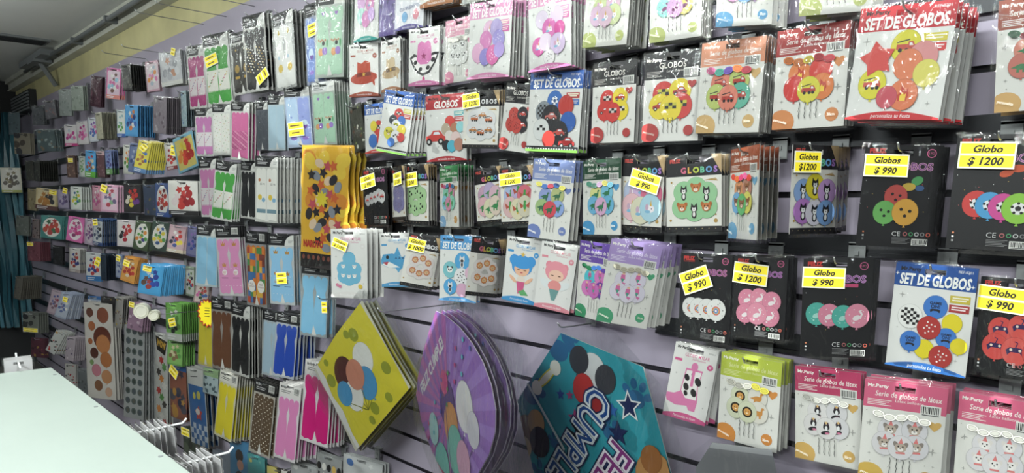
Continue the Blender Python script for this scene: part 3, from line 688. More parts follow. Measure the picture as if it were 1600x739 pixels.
link('slats', mesh('slats', *join([boxv(-.07+.03*i, -.055+.03*i, -.2, .2, -.02, -.014) for i in range(5)]), mats=[DARK]), None, t)
# foil fringe at the far end
def fringe():
    r = random.Random(3); V, F, K = [], [], []
    cs = ['#3f7482', '#2b5663', '#52889a', '#244650', '#35687a']
    for k in range(70):
        y = -.02-1.05*r.random(); x = XE+.02+.2*r.random(); wd = r.uniform(.008, .02); c = lin(r.choice(cs)); n = len(V); sw = r.uniform(-.05, .05); ph = r.random()*6
        for j in range(9):
            z = 2.3-j*.24; dy = sw*j/8*1.4+.012*math.sin(j*1.3+ph)
            V += [(x+.01*math.sin(j+ph), y+dy-wd, z), (x-.008*math.sin(j*2+ph), y+dy+wd, z)]; K += [c, c]
        for j in range(8): F.append((n+2*j, n+2*j+1, n+2*j+3, n+2*j+2))
    return mesh('fringe', V, F, cols=K, mats=[print_mat('foil_fringe', .22)])
tag(link('foil_fringe_curtain', fringe()), 'teal foil fringe curtain hanging at the far end', 'curtain', None, 'stuff')

# ------------------------------------------------------------------ the white counter
ZT = 0.93
K0, K1, K2 = on_level(80, 574, ZT), on_level(305, 744, ZT), on_level(0, 583.5, ZT)
e1 = (K1-K0)/np.linalg.norm(K1-K0); e2 = (K2-K0)/np.linalg.norm(K2-K0); L1 = np.linalg.norm(K1-K0)+.35; L2 = np.linalg.norm(K2-K0)+.5
def slab(d0, z0, z1):
    c = [K0+e1*d0+e2*d0, K0+e1*(L1-d0)+e2*d0, K0+e1*(L1-d0)+e2*(L2-d0), K0+e1*d0+e2*(L2-d0)]
    v = [(p[0], p[1], z) for z in (z0, z1) for p in c]
    if np.cross(e1[:2], e2[:2]) > 0: f = [(3, 2, 1, 0), (4, 5, 6, 7)]+[(i, (i+1) % 4, (i+1) % 4+4, i+4) for i in range(4)]
    else: f = [(0, 1, 2, 3), (7, 6, 5, 4)]+[((i+1) % 4, i, i+4, (i+1) % 4+4) for i in range(4)]
    return v, f
t = bpy.data.objects.new('counter', None); C.collection.objects.link(t); tag(t, 'white laminate counter with a plain flat top', 'counter')
o = link('worktop', mesh('worktop', *slab(0, ZT-.022, ZT), mats=[WHITE]), None, t); bv = o.modifiers.new('b', 'BEVEL'); bv.width = .0015; bv.segments = 2
link('cabinet_body', mesh('cabinet_body', *slab(.06, 0, ZT-.022), mats=[WHITE]), None, t)
for px, py in ((86, 585.5), (150, 635.5), (251, 713)):
    p = on_level(px, py, ZT); link('screw_cap', mesh('screw_cap', *tubev([(p[0], p[1], ZT-.002), (p[0], p[1], ZT+.0008)], .0055, 14), mats=[PIPE]), None, t)

# ------------------------------------------------------------------ packets: upper rows at the near end
def S(style, x0, y0, x1, y1, x2, y2, n, side, label, **k): return stack(style, (x0, y0, x1, y1, x2, y2), n, side, label, **k)
def st(u, v, w_, h, rot=0, a='', b=''): return (u, v, w_, h, rot, a, b)
PK, LI, TE, YE, RE, BL, GR, OR, PU = '#d98ac0', '#c2a5d6', '#6fc0b0', '#e8d13c', '#d4413c', '#3f74c4', '#8ec48a', '#e88a4a', '#7a4fa8'
# topmost row, cut by the frame
S(setg('#2aa39a', '#2aa39a', [(.5, .2, .17, PK, m_uni()), (.3, .42, .17, '#d8a8d8', None), (.66, .45, .17, PK, m_uni()), (.3, .62, .16, '#a8dcd0', None), (.5, .68, .17, PK, None), (.72, .62, .14, '#c9a0dc', None)]), 555, -38, 593, -48, 554, 67, 2, 4, 'pink unicorn balloon packet with curved teal foot')
S(plain('#6a5a9a', ('#8a78b8', '#4a3f72'), 'foil_balloon_packet', 'balloon packet', .5), 594, -48, 622, -54, 593, 58, 3, 14, 'dark violet packet beside the teal-footed unicorn packet')
S(setg('#6a5fa8', '#6a5fa8', [(.35, .82, .1, '#6aa8d8', None), (.74, .8, .1, '#e08a9a', None), (.55, .5, .1, '#8a7ac8', None)], car=lambda a: a.text('CUMPLEAÑOS', .52, .69, .05, '#5a6a9a', w=.7, rot=.1), body='#e4e4ea', tcol='#5a6a9a'), 620, -60, 665, -72, 617, 49, 4, 10, 'white birthday balloon packet with violet foot')
S(mylar('#b9713a', g_hat('#c88a4a', '#b9713a', '#7a4a2a'), sc=.55), 660, -105, 712, -125, 655, 14, 6, 18, 'packet with orange-brown foot cut by the top')
S(mylar('#b5b5b0', m_bow()), 726, -110, 765, -120, 724, 8, 4, 10, 'white packet with grey foot beside orange-brown packets')
# hats row
S(mylar('#a8503a', g_hat('#c0482e', '#b23f2a', '#7a2a20'), sc=.55), 547, 73, 592, 64, 545, 152, 2, 4, 'red cowboy hat foil balloon packet')
S(mylar('#a8704a', g_hat('#cdb48c', '#b89a70', '#6a5038'), sc=.55), 597, 67, 626, 57, 595, 145, 4, 11, 'beige cowboy hat foil balloon packet')
S(mylar('#d87aae', g_cowhat(), sc=.55), 641, 49, 688, 39, 637, 135, 4, 12, 'pink cowboy hat on cow print foil balloon packet')
S(latex('#e49ab4', ['#e8e4d8']*5, ['#dcdcd8']*3, m_panda(), '#e08aa8'), 697, 34, 740, 23, 696, 131, 2, 3, 'panda balloon packet with pink header')
S(setg('#e29ac4', '#e08ab8', [(.5, .38, .15, '#e6b8d6', m_uni()), (.66, .36, .14, '#b7a6dc', None), (.42, .5, .14, '#d67ab8', None), (.72, .5, .14, '#a89ae0', m_dots('#ded8f0')), (.25, .66, .15, '#e2a8cc', None), (.42, .72, .13, '#8f82d0', None), (.6, .7, .15, '#dc62a8', m_dots('#f0c8e0')), (.75, .64, .12, '#b49ae0', None)], tags=('#e08ab8', '#d86aa8')), 737, 9, 802, -6, 729, 124, 7, 30, 'pink and lilac unicorn balloon set packet')
S(setg('#e29ac4', '#dc7ab4', [(.5, .3, .15, '#dedada', m_dots('#777777')), (.33, .38, .15, '#e0d0e4', None), (.68, .36, .15, '#dcc8e6', None), (.5, .5, .16, '#dc6ab4', m_uni()), (.74, .52, .12, '#d84f9e', None), (.25, .7, .15, '#dc5aa8', m_uni()), (.42, .66, .15, '#e2cfe2', None), (.7, .7, .17, '#d8c0e4', m_uni()), (.5, .85, .13, '#dedada', m_dots('#777777'))], tags=('#e0a0c8', '#d86aa8')), 826, -12, 893, -30, 827, 114, 5, 24, 'pink and magenta balloon set packet with speckled balloons')
S(latex('#b9c86a', ['#e8e4d8']*5, ['#c8d29a', '#d8b4c8', '#d8b4d0'], m_uni(), '#bcc672'), 920, -42, 990, -58, 909, 75, 7, 28, 'pastel unicorn latex packet with two olive discs')
S(latex('#b9c86a', ['#e8e4d8']*5, ['#d8c86a', '#c89ac8', '#8ad0c8'], m_swan('#7a3a6a'), '#bcc672'), 1018, -62, 1100, -80, 1015, 68, 6, 17, 'purple and teal latex packet with two olive discs')
S(latex('#5aa6d8', ['#e8e4d8']*5, ['#c8a0dc', '#7ab0e0', '#e0a0d0'], m_uni(), '#5fa9da'), 1124, -90, 1213, -98, 1118, 43, 4, 26, 'latex packet with two sky-blue discs cut by the top')
S(latex('#b9c86a', ['#e8e4d8']*5, ['#c8d29a', '#d8b4c8'], m_uni(), '#bcc672'), 1255, -125, 1372, -140, 1248, 26, 4, 20, 'latex packet with a large olive disc above red packets')
# cars row
S(plain('#3a3a30', ('#7a8a4a', '#c8c8b8', '#5a3a28'), 'party_goods_packet', 'party packet', .5), 545, 168, 563, 160, 556, 239, 4, 12, 'dark brown packet hanging edge-on below the red hat')
S(setg('#2f62b8', '#d0463e', [(.6, .5, .2, '#d8443e', m_flag('#d8cfc8')), (.35, .75, .18, '#3f74c4', None), (.7, .72, .18, '#d8443e', m_foot()), (.4, .45, .14, '#e8d13c', None)], tags=('#5a8ad0', '#b23a38')), 571, 166, 606, 158, 570, 240, 2, 4, 'blue-headed packet half hidden behind the mixed colour set')
S(setg('#2f62b8', '#7fb84a', [(.56, .36, .15, RE, m_flag('#d8cfc8')), (.4, .46, .13, '#3a3f48', m_check()), (.68, .46, .13, BL, None), (.52, .54, .14, '#e4e4e0', m_flag()), (.72, .6, .14, YE, None), (.32, .68, .16, '#d8d03a', m_face('#c8b82a', '#4a4a20')), (.56, .72, .16, '#e8e8e8', m_flag('#e8e8e8')), (.74, .72, .12, RE, None), (.44, .82, .12, BL, None)], footstyle='race', tags=('#d8c85a', '#c84a3c')), 607, 148, 650, 139, 584, 235, 6, 26, 'red, yellow and blue racing balloon set packet')
S(setg('#b8262e', '#b8262e', title='GLOBOS', bal=[(.6, .42, .12, '#e0443e', None), (.5, .52, .11, '#b8a890', None), (.72, .52, .11, '#b87a5a', None), (.86, .5, .1, '#8fd0d4', None), (.58, .63, .11, '#dcd4cc', None), (.74, .66, .12, '#e4c8c4', None), (.5, .76, .1, '#20242c', None), (.64, .78, .11, '#4ab0c8', None), (.82, .76, .12, '#b87f6a', None)], tags=('#5fb4bc', '#c03a3a'), car=lambda a: m_car('#cc3830')(a.loc(.22, .64, .36))), 666, 152, 728, 143, 667, 253, 4, 5, 'red-headed balloon packet with a red racing car')
S(felizw('#dcdcdc', [m_truck('#c86a3a'), m_car('#c8844a')], rainbow=False), 729, 146, 782, 137, 719, 231, 3, 8, 'white scalloped balloon packet with orange toy cars', sticker=st(.24, .17, .5, .26, .12, 'Globo', '$ 1200'))
S(gblack(['#c8443c', '#2a2a30'], [m_dots('#701818'), m_car('#d84a40')]), 797, 135, 840, 127, 776, 233, 2, 4, 'red and black car balloon packet half behind race set')
S(setg('#2f62b8', '#7fb84a', [(.5, .36, .14, '#3f74c4', m_foot('#2a4a80')), (.3, .5, .15, '#8a9298', m_check()), (.72, .42, .14, '#c8362e', None), (.45, .56, .17, '#2a2a2e', m_car('#c86a60')), (.78, .62, .14, '#2f62b8', None), (.28, .72, .15, '#dadcda', m_flag('#dadcda')), (.62, .76, .17, '#2a2a2e', m_car('#c84a40')), (.44, .84, .12, '#c8362e', None)], footstyle='race', tags=('#c03a3a', '#3f74c4'), car=lambda a: m_car('#b82a2a')(a.loc(.78, .88, .2))), 834, 118, 914, 106, 818, 235, 5, 12, 'blue-headed racing balloon set with black and silver balloons')
S(gblack(['#d83a34', '#e8d02a'], [m_flag('#d8cfc8'), m_car('#c8342c'), m_car('#c8342c'), m_flag('#d8cfc8'), m_flag('#d8cfc8')]), 928, 101, 996, 93, 924, 224, 3, 12, 'narrower black-headed packet with red and yellow car balloons')
S(gblack(['#d83a34', '#e8d02a', '#e8d02a'], [m_flag('#c8c030'), m_car('#b83028'), m_car('#b83028'), m_flag('#c8c030'), m_flag('#c8c030')], r=.19), 1009, 87, 1098, 77, 1003, 222, 4, 8, 'larger black-headed packet with checkered flag balloons')
S(latex('#df9472', ['#e86aa0', '#2f8a78', '#5a3a9a', '#e8783a', '#a8283a'], ['#e0806a', '#b9c86a', '#b9c86a', '#5fb49a', '#e0806a'], m_truck('#b83a30'), '#d8b072'), 1099, 70, 1199, 54, 1086, 208, 6, 16, 'peach-headed latex packet with fire truck balloons')
S(latex('#a8302e', ['#e87a2a', '#e87a2a', '#e0c82a', '#c82a34', '#a8202a'], ['#e07a3a', '#d83a30', '#d8342e', '#e07a3a', '#d8cf3a'], [m_flame(), None, None, m_flame(), m_truck('#b83a30')], '#dc8a4e'), 1216, 50, 1331, 30, 1206, 203, 5, 12, 'dark red-headed latex packet with flame balloons')
S(setg('#c8202c', '#d42a30', [(.55, .36, .155, '#d8cf2a', m_truck('#c84a3a')), (.74, .46, .15, '#d88a8a', None), (.6, .52, .15, '#e07a50', None), (.8, .6, .13, '#d8cf5a', None), (.25, .68, .15, '#d8cf2a', m_truck('#c84a3a')), (.6, .78, .15, '#e0764a', m_flame()), (.43, .8, .11, '#c84a58', None)], tags=('#d8c83a', '#d83a3a'), car=lambda a: a.star(.27, .46, .2, '#d8443e', 5, .6, .2)), 1347, 16, 1500, -3, 1320, 186, 9, 38, 'large red-headed balloon set with a red star')
S(latex('#a04a34', ['#2a6a40', '#a8202a', '#e87a2a', '#e0c82a', '#5a3a9a'], ['#d8806a', '#b9c86a', '#c86a5a'], m_dino(), '#d8a860'), 1561, 2, 1700, -20, 1553, 177, 2, 8, 'rust-headed latex packet cut by the frame edge')
# third row
S(feliz([(.2, .55, .12, '#b8b8b8', m_car()), (.36, .52, .12, '#b8b8b8', m_car()), (.52, .5, .12, '#c0c0c0', m_car()), (.68, .47, .13, '#c8c8c8', m_car()), (.8, .5, .13, '#d0d0d0', m_car())]), 569, 268, 604, 259, 567, 352, 3, 9, 'narrow black packet with a row of grey car balloons', sticker=st(.28, .22, .62, .24, .14, 'Globo', '$ 990'))
S(felizw('#8a86b8', m_dots('#4a4a6a')), 613, 265, 632, 258, 612, 345, 2, 2, 'grey-violet packet behind the green cow packet', sticker=st(.6, .22, .6, .24, .05, 'Globo', '$ 1200'))
S(felizw('#a6cc94', m_cowspot()), 630, 259, 670, 256, 629, 350, 4, 13, 'green scalloped packet with black cow spots', sticker=st(.32, .25, .62, .24, .1, 'Globo', '$ 1200'))
S(latex('#2f7a44', ['#d84a5a', '#e86aa0', '#5a9ad0', '#d84a5a', '#5a9ad0'], ['#8ad0b8', '#d88aa8', '#8ac8e0'], m_dino('#3f9a58'), '#7aa8d0', '#c8904a'), 687, 261, 716, 257, 689, 354, 6, 28, 'narrow green-headed dinosaur latex packet', fan=-.25)
S(felizw('#d8b8c8', m_dino('#3a8a50'), cols=['#c8a0b8', '#b9a8cc', '#d8b0c0', '#e0b0b8', '#d8d4b0', '#dcc8b8'], r=.22), 741, 267, 783, 258, 746, 352, 2, 3, 'black-headed packet with green dinosaurs on pastel balloons')
S(felizw('#d8b8c8', m_bird('#b8503c'), cols=['#a8b8dc', '#b8a8cc', '#d86a7a', '#d8b0b0', '#d8cfae', '#cfc8b0'], r=.22), 782, 265, 833, 256, 783, 353, 3, 4, 'black-headed packet with red-winged dragons on pastel balloons', sticker=st(.36, .2, .68, .22, .03, 'Globo', '$ 1200'))
S(latex('#7d8fc6', ['#d8cf5a', '#3f6ab0', '#d84a5a', '#3f6ab0', '#d8cf5a'], ['#8a9ad0', '#b0b878', '#9ab878', '#8aa4dc', '#d84452'], m_dino('#2f6a48'), '#6f83c0'), 838, 252, 900, 248, 821, 369, 3, 13, 'periwinkle-headed dinosaur latex packet', sticker=None)
S(latex('#244a34', ['#6ac0a0', '#8ac8b0', '#d8b0d8', '#d8cf6a', '#7ac0d8'], ['#d8d88a', '#7ac0dc', '#6ab0d8', '#6ab4d8', '#d8a8cc'], m_dino('#2f7a50'), '#4a9ad0'), 912, 253, 971, 246, 911, 366, 2, 3, 'dark green-headed dinosaur latex packet with blue discs')
S(felizw('#d8d4c8', m_uni('#c8a8c0'), cols=['#b8c4e0', '#d0b0d8', '#d86a8a', '#e6b8c0', '#d8d4b8', '#a8d0e0'], r=.24), 974, 246, 1040, 243, 966, 358, 2, 4, 'black-headed packet with large pale pastel balloons', sticker=st(.6, .33, .7, .25, -.25, 'Globos', '$ 990'))
S(felizw('#93c894', [m_pup('#2a2426', '#e8e4e0'), m_face('#c8743a', '#b8602a', '#f0e0d0')]), 1042, 248, 1128, 238, 1041, 362, 4, 14, 'green scalloped packet with puppy pairs')
S(latex('#9a4a2c', ['#d8382a', '#e8642a', '#e83a78', '#e85a98', '#d8382a'], ['#d88a5a', '#b87a6a', '#6aa8d8', '#d8d05a', '#5ab46a'], m_face('#8a5030'), '#6aa8d0'), 1143, 234, 1188, 225, 1139, 372, 5, 40, 'rust-brown-headed latex packet turned sideways', fan=-.3)
S(felizw('#9ab8e0', m_pup(), cols=['#86a8dc', '#e6d42e', '#c69ad6', '#b87ac8', '#dcd6e4', '#7aa4dc'], r=.2, pos=[(.25, .52), (.5, .46), (.76, .52), (.25, .74), (.5, .76), (.74, .76)]), 1240, 227, 1310, 227, 1232, 366, 4, 22, 'black-headed packet with dogs on blue and yellow balloons', sticker=st(.28, .19, .58, .24, 0, 'Globos', '$1200'))
S(feliz([(.46, .5, .15, '#c04a44', m_spots()), (.33, .66, .15, '#6ab45a', m_spots()), (.6, .65, .17, '#e0a43c', m_spots())], sub=lambda a: (a.el(.72, .34, .08, .06, '#4a9a58', .5), a.el(.62, .4, .09, .055, '#c8a83c'), a.el(.76, .41, .06, .04, '#3a5a8a'))), 1353, 226, 1473, 229, 1337, 383, 4, 12, 'black packet with three football balloons', sticker=st(.28, .2, .58, .22, 0, 'Globos', '$ 990'))
S(feliz([(.3, .6, .16, '#d8403c', m_foot()), (.45, .61, .16, '#4aa0d8', m_foot()), (.6, .62, .16, '#d84a9a', m_foot()), (.77, .63, .18, '#8ac83c', m_foot())], sub=lambda a: (a.el(.6, .33, .08, .05, '#d8542c', .4), a.el(.72, .29, .09, .05, '#d8542c'))), 1497, 211, 1640, 208, 1477, 387, 3, 4, 'black packet with four overlapping football balloons', sticker=st(.36, .18, .64, .23, -.02, 'Globo', '$ 1200'))
# fourth row
S(felizw('#6fb8d8', m_face('#e8ece8', '#d8d8d8', '#f4f4f0')) if False else (lambda base: base)(mylar('#e0dcd8', lambda L: ([L.el(x, y, .5, .5, '#6cb6d6') for x, y in ((-.45, -.1), (0, .25), (.45, -.1), (-.4, -.65), (0, -.8), (.4, -.65), (0, .6))], [m_face('#eeeeea', '#cfcfcf', '#f6f6f2')(L.a.loc(*L.q(x, y), .09)) for x, y in ((-.45, .05), (.4, .05), (-.45, -.6), (0, -.65), (.42, -.6))], [L.el(-.9+.2*k, -1.25-.1*(k % 2), .12, .12, '#d87a9a') for k in range(2)], L.el(.85, -1.3, .16, .16, '#d8b83a')), title='#d87aa0', aspect=.58, sc=.36)), 517, 358, 574, 359, 518, 464, 4, 26, q=.17, label='white packet with sky-blue scalloped unicorn balloons', sticker=st(.27, .22, .42, .15, -.35, 'Globos', '$ 1190'))
S(mylar('#4a9ad0', g_shark(), sc=.55), 594, 366, 642, 362, 596, 448, 2, 4, 'blue shark foil balloon packet')
S(felizw('#e0d8d4', m_lionface('#c4764a'), rainbow=False), 641, 365, 690, 372, 623, 445, 3, 12, 'orange animal balloon packet covering the shark packet', sticker=st(.28, .2, .54, .25, -.05, 'Globo', '$ 1000'))
S(setg('#4a9ad8', '#4a9ad8', [(.6, .38, .19, '#4aa4dc', m_pup('#d8d8d8', '#303038')), (.28, .52, .18, '#7ac0c8', m_panda()), (.6, .62, .2, '#e4e4e4', m_dots('#222222', 14)), (.84, .55, .15, '#e0b4cc', None), (.3, .78, .17, '#4aa4dc', m_pup('#d8d8d8', '#303038')), (.62, .82, .15, '#d8a8c4', None)], tags=('#e2e2de', '#e2e2de')), 689, 368, 747, 370, 686, 468, 2, 4, 'sky-blue-headed puppy balloon set packet')
S(felizw('#e0d8d4', m_lionface('#cf7f3f')), 740, 371, 787, 373, 725, 461, 3, 8, 'lion balloon packet covering the sky-blue puppy set')
S(mylar('#3f9ad8', g_doll('#3f9ae0', '#d85a8a')), 794, 368, 848, 376, 784, 467, 2, 4, 'blue-haired mermaid doll foil balloon packet')
S(mylar('#e08a98', g_piggy()), 848, 376, 904, 386, 834, 478, 2, 4, 'pink-haired winged doll foil balloon packet')
S(latex('#6a4aa8', ['#1f7a4a', '#1f7a4a', '#3f7ad0', '#3f7ad0', '#5a3a9a'], ['#4ac0d0', '#d87ac0', '#d87ac0', '#6a3aa0', '#c86ab8'], m_tail(), '#3f9a6a'), 909, 376, 962, 382, 898, 492, 2, 3, 'deep violet-headed mermaid latex packet half hidden')
S(latex('#ab92cf', ['#ddd6bc']*5, ['#dcd6e4', '#d6d0e0'], m_tail('#d86aa4'), '#4aa678', '#4aa678', tcol='#e6dcf2'), 958, 377, 1036, 382, 928, 500, 7, 34, 'lilac-headed mermaid tail latex packet', fan=.1)
S(feliz([(.24, .62, .17, '#e2e2de', m_bow()), (.39, .62, .17, '#e2e2de', m_bow()), (.56, .62, .17, '#e2e2de', m_bow()), (.74, .62, .18, '#e6e6e2', m_bow())], gl='#e08ab4'), 1066, 396, 1145, 398, 1059, 528, 3, 4, 'black packet with white rainbow balloons in a row', sticker=st(.33, .3, .58, .26, .38, 'Globo', '$ 990'))
S(feliz([(.27, .52, .17, '#e689a4', m_swan()), (.5, .5, .17, '#ea8fa8', m_swan()), (.74, .53, .17, '#e689a4', m_swan()), (.25, .7, .17, '#e689a4', m_swan()), (.72, .71, .18, '#e689a4', m_swan()), (.48, .69, .19, '#ec94ac', m_swan())], gl='#d08ad0'), 1150, 400, 1232, 403, 1143, 524, 5, 14, 'black packet with a cluster of pink balloons', sticker=st(.33, .21, .66, .26, -.08, 'Globo', '$ 1200'))
S(feliz([(.22, .56, .16, '#4fb8a8', m_swan('#a8e0d4')), (.4, .57, .16, '#e689a4', m_swan()), (.6, .58, .16, '#4fb8a8', m_swan('#a8e0d4')), (.8, .57, .17, '#ea8fa8', m_swan())], gl='#d89ad8', sub=lambda a: (a.rect(.6, .25, .8, .285, '#d84a7a'),)), 1256, 403, 1365, 405, 1250, 556, 4, 10, 'black packet with teal and pink balloons in turn', sticker=st(.29, .19, .62, .21, -.02, 'Globo', '$ 990'))
S(setg('#1f4f9c', '#2d6ab8', [(.55, .385, .145, '#3a78cc', m_game()), (.77, .52, .12, '#e2cf1c', None), (.25, .5, .155, '#e6e6e2', m_check()), (.72, .66, .125, '#3a78cc', m_game()), (.88, .72, .1, '#e2cf1c', None), (.5, .585, .145, '#b5332f', m_dots('#ece6e2')), (.47, .79, .12, '#e2cf1c', None), (.29, .735, .13, '#3a78cc', m_game()), (.68, .84, .14, '#b5332f', m_dots('#ece6e2'))]), 1401, 409, 1530, 421, 1384, 568, 2, 3, 'blue-headed gamer balloon set with checkered balloon')
S(feliz([(.33, .52, .17, '#dc4a44', m_pad()), (.6, .48, .18, '#e0524a', m_pad()), (.85, .52, .17, '#dc4a44', m_pad()), (.28, .7, .18, '#dc4a44', m_pad()), (.55, .72, .19, '#e4564e', m_pad()), (.82, .72, .18, '#dc4a44', m_pad())]), 1534, 432, 1655, 442, 1521, 580, 3, 3, 'black packet with red gamepad balloons', sticker=st(.32, .21, .66, .26, -.04, 'Globo', '$ 990'))
# fifth row
S(mylar('#d8568e', g_boot(), sc=.55), 1057, 533, 1124, 549, 1035, 647, 3, 8, 'pink cow-print cowboy boot foil balloon packet')
S(latex('#b4c23c', ['#e6e2d2', '#e6e2d2', '#e6e2d2', '#e6d84a', '#e6d84a'], ['#cfd3b4', '#dcd8cc'], [m_lion(), m_dino('#d08a3a')], '#d98a3c', '#d98a3c', tcol='#d8dc9a'), 1128, 549, 1223, 567, 1121, 682, 7, 20, 'lime-headed safari latex packet')
S(latex('#c23a64', ['#e6e4d8']*5, ['#dddad8', '#d6d4d6'], m_cow(), '#d8ac5a', '#d8ac5a'), 1243, 571, 1346, 583, 1243, 714, 4, 7, 'crimson-headed cow latex packet')
S(latex('#da5f82', ['#e6e4d8']*5, ['#dbd8da', '#d5d3d7'], m_face('#b8a898', '#8a8078', '#eeeae4', '#e07a78'), '#d8b04a', '#d8ac5a'), 1352, 591, 1482, 607, 1340, 747, 6, 13, 'rose-headed latex packet with grey puppies')
S(latex('#da5f82', ['#e6e4d8']*5, ['#dbd8da', '#d5d3d7'], m_face('#e8e4e0', '#dcd6d0', '#f2efea', '#e07a78'), '#d8b04a', '#d8ac5a'), 1500, 611, 1632, 633, 1488, 772, 4, 8, 'rose-headed latex packet with white bears')
# ------------------------------------------------------------------ shaped cut-out boards in clear bags
def clip_halfplanes(pts, outline):          # keep the part of a polygon that lies on the board (convex outline, counter-clockwise)
    out = list(pts); n = len(outline)
    for i in range(n):
        (ax, az), (bx, bz) = outline[i], outline[(i+1) % n]; src, out = out, []
        f = lambda p: (bx-ax)*(p[1]-az)-(bz-az)*(p[0]-ax)
        for j in range(len(src)):
            p, q = src[j], src[(j+1) % len(src)]; fp, fq = f(p), f(q)
            if fp >= 0: out.append(p)
            if (fp >= 0) != (fq >= 0): t = fp/(fp-fq); out.append((p[0]+(q[0]-p[0])*t, p[1]+(q[1]-p[1])*t))
        if not out: return []
    return out
def board(quad, asp, outline, draw, edge, n, side, label, bag, kind='party_cutout_board', cat='party board', roll0=0.0, q=None, hookpx=None, clip=True, cot='bagged copies'):
    global solve
    q0 = q or .11
    for _ in range(3):
        x, err = solve_r(quad[0:2], quad[2:4], quad[4:6], asp, q0, roll0)
        o = np.array([x[0], -q0, x[1]]); p0 = proj(o); pm = abs(proj(o+np.array([0, .01, 0]))[0]-p0[0])/.01; D = side/pm if n > 1 else 0
        need = (x[4] if abs(roll0) < .25 else max(x[4], x[5])*1.2)*.55*abs(math.sin(x[2]))+D+.02
        if need <= q0: break
        q0 = need
    W, H = x[4], x[5]; REPORT.append((label, round(W, 3), round(H, 3), round(math.degrees(x[2])), round(math.degrees(x[3])), round(q0, 3), round(D, 3), round(err, 1)))
    t = bpy.data.objects.new(kind, None); C.collection.objects.link(t); t.location = o; t.rotation_euler = (0, x[3], x[2]); tag(t, label, cat)
    if max(outline[0]) > 20:                # outline read off the photograph: carried onto the board's own plane
        Rm = R3(x[2], x[3]); nn = Rm @ np.array([0, -1, 0]); ol = []
        for px, py in outline: d = ray(px, py); l = Rm.T @ (CAM+d*(((o-CAM) @ nn)/(d @ nn))-o); ol.append((l[0], l[2]))
    else: ol = [((u-.5)*W, -v*H) for u, v in outline]
    m = len(ol)
    V = [(a, -.0012, b) for a, b in ol]+[(a, .0012, b) for a, b in ol]; F = [tuple(range(m)), tuple(range(2*m-1, m-1, -1))]+[(i, i+m, (i+1) % m+m, (i+1) % m) for i in range(m)]
    link('board', mesh('board', V, F, cols=[lin(edge)]*len(V), mats=[PRINT]), None, t)
    a = Art(W, H, .0013); a.slot = False; draw(a)
    if clip:
        area2 = sum(ol[i][0]*ol[(i+1) % m][1]-ol[(i+1) % m][0]*ol[i][1] for i in range(m)); oc = ol if area2 > 0 else ol[::-1]
        V, F, K = [], [], []
        for f in a.F:
            y = a.V[f[0]][1]; c = a.K[f[0]]; p = clip_halfplanes([(a.V[i][0], a.V[i][2]) for i in f], oc)
            if len(p) > 2: F.append(tuple(range(len(V), len(V)+len(p)))); V += [(px, y, pz) for px, pz in p]; K += [c]*len(p)
        a.V, a.F, a.K = V, F, K
    link('printed_front', a.build('printed_front'), None, t)
    # bag film: outline given in pixels, laid on the plane just in front of the board
    Rm = R3(x[2], x[3]); nrm = Rm @ np.array([0, -1, 0]); po = o+nrm*.009; B = []
    for px, py in bag:
        d = ray(px, py); tt = ((po-CAM) @ nrm)/(d @ nrm); l = Rm.T @ (CAM+d*tt-o); B.append((l[0], l[2]))
    r = random.Random(len(label)); cx = sum(p[0] for p in B)/len(B); cz = sum(p[1] for p in B)/len(B); V = [(cx, -.010, cz)]; F = []; nr, ns = 7, len(B)*5
    ring = []
    for i in range(len(B)):
        for k in range(5): (ax, az), (bx, bz) = B[i], B[(i+1) % len(B)]; s = k/5; ring.append((ax+(bx-ax)*s, az+(bz-az)*s))
    ph = [(r.uniform(15, 60), r.uniform(15, 60), r.uniform(0, 6)) for _ in range(4)]
    for j in range(1, nr+1):
        for i, (bx, bz) in enumerate(ring):
            s = j/nr; X, Zz = cx+(bx-cx)*s, cz+(bz-cz)*s; h = sum(math.sin(a_*X+b_*Zz+c_) for a_, b_, c_ in ph)/4
            V.append((X, -(.0085+.0025*h+r.uniform(0, .001))*(1 if j < nr else .6), Zz))
    for i in range(ns): F.append((0, 1+(i+1) % ns, 1+i))
    for j in range(nr-1):
        for i in range(ns): A = 1+j*ns; F.append((A+i, A+(i+1) % ns, A+ns+(i+1) % ns, A+ns+i))
    link('clear_bag', mesh('clear_bag', V, F, smooth=True, mats=[BAGFILM]), None, t)
    for i in range(1, n):
        k = i/(n-1); copy_thing(t, o+np.array([r.uniform(-.004, .004), D*k, r.uniform(-.004, .004)]), (0, x[3]+r.uniform(-.03, .03), x[2]+r.uniform(-.02, .02)), 'one of the boards stacked behind the '+label, 'boards stacked behind the '+label)
    if hookpx:
        p = on_wall(*hookpx, .012); hook(p[0], p[2], q0+.03, 'steel hook carrying the '+label)
    return t
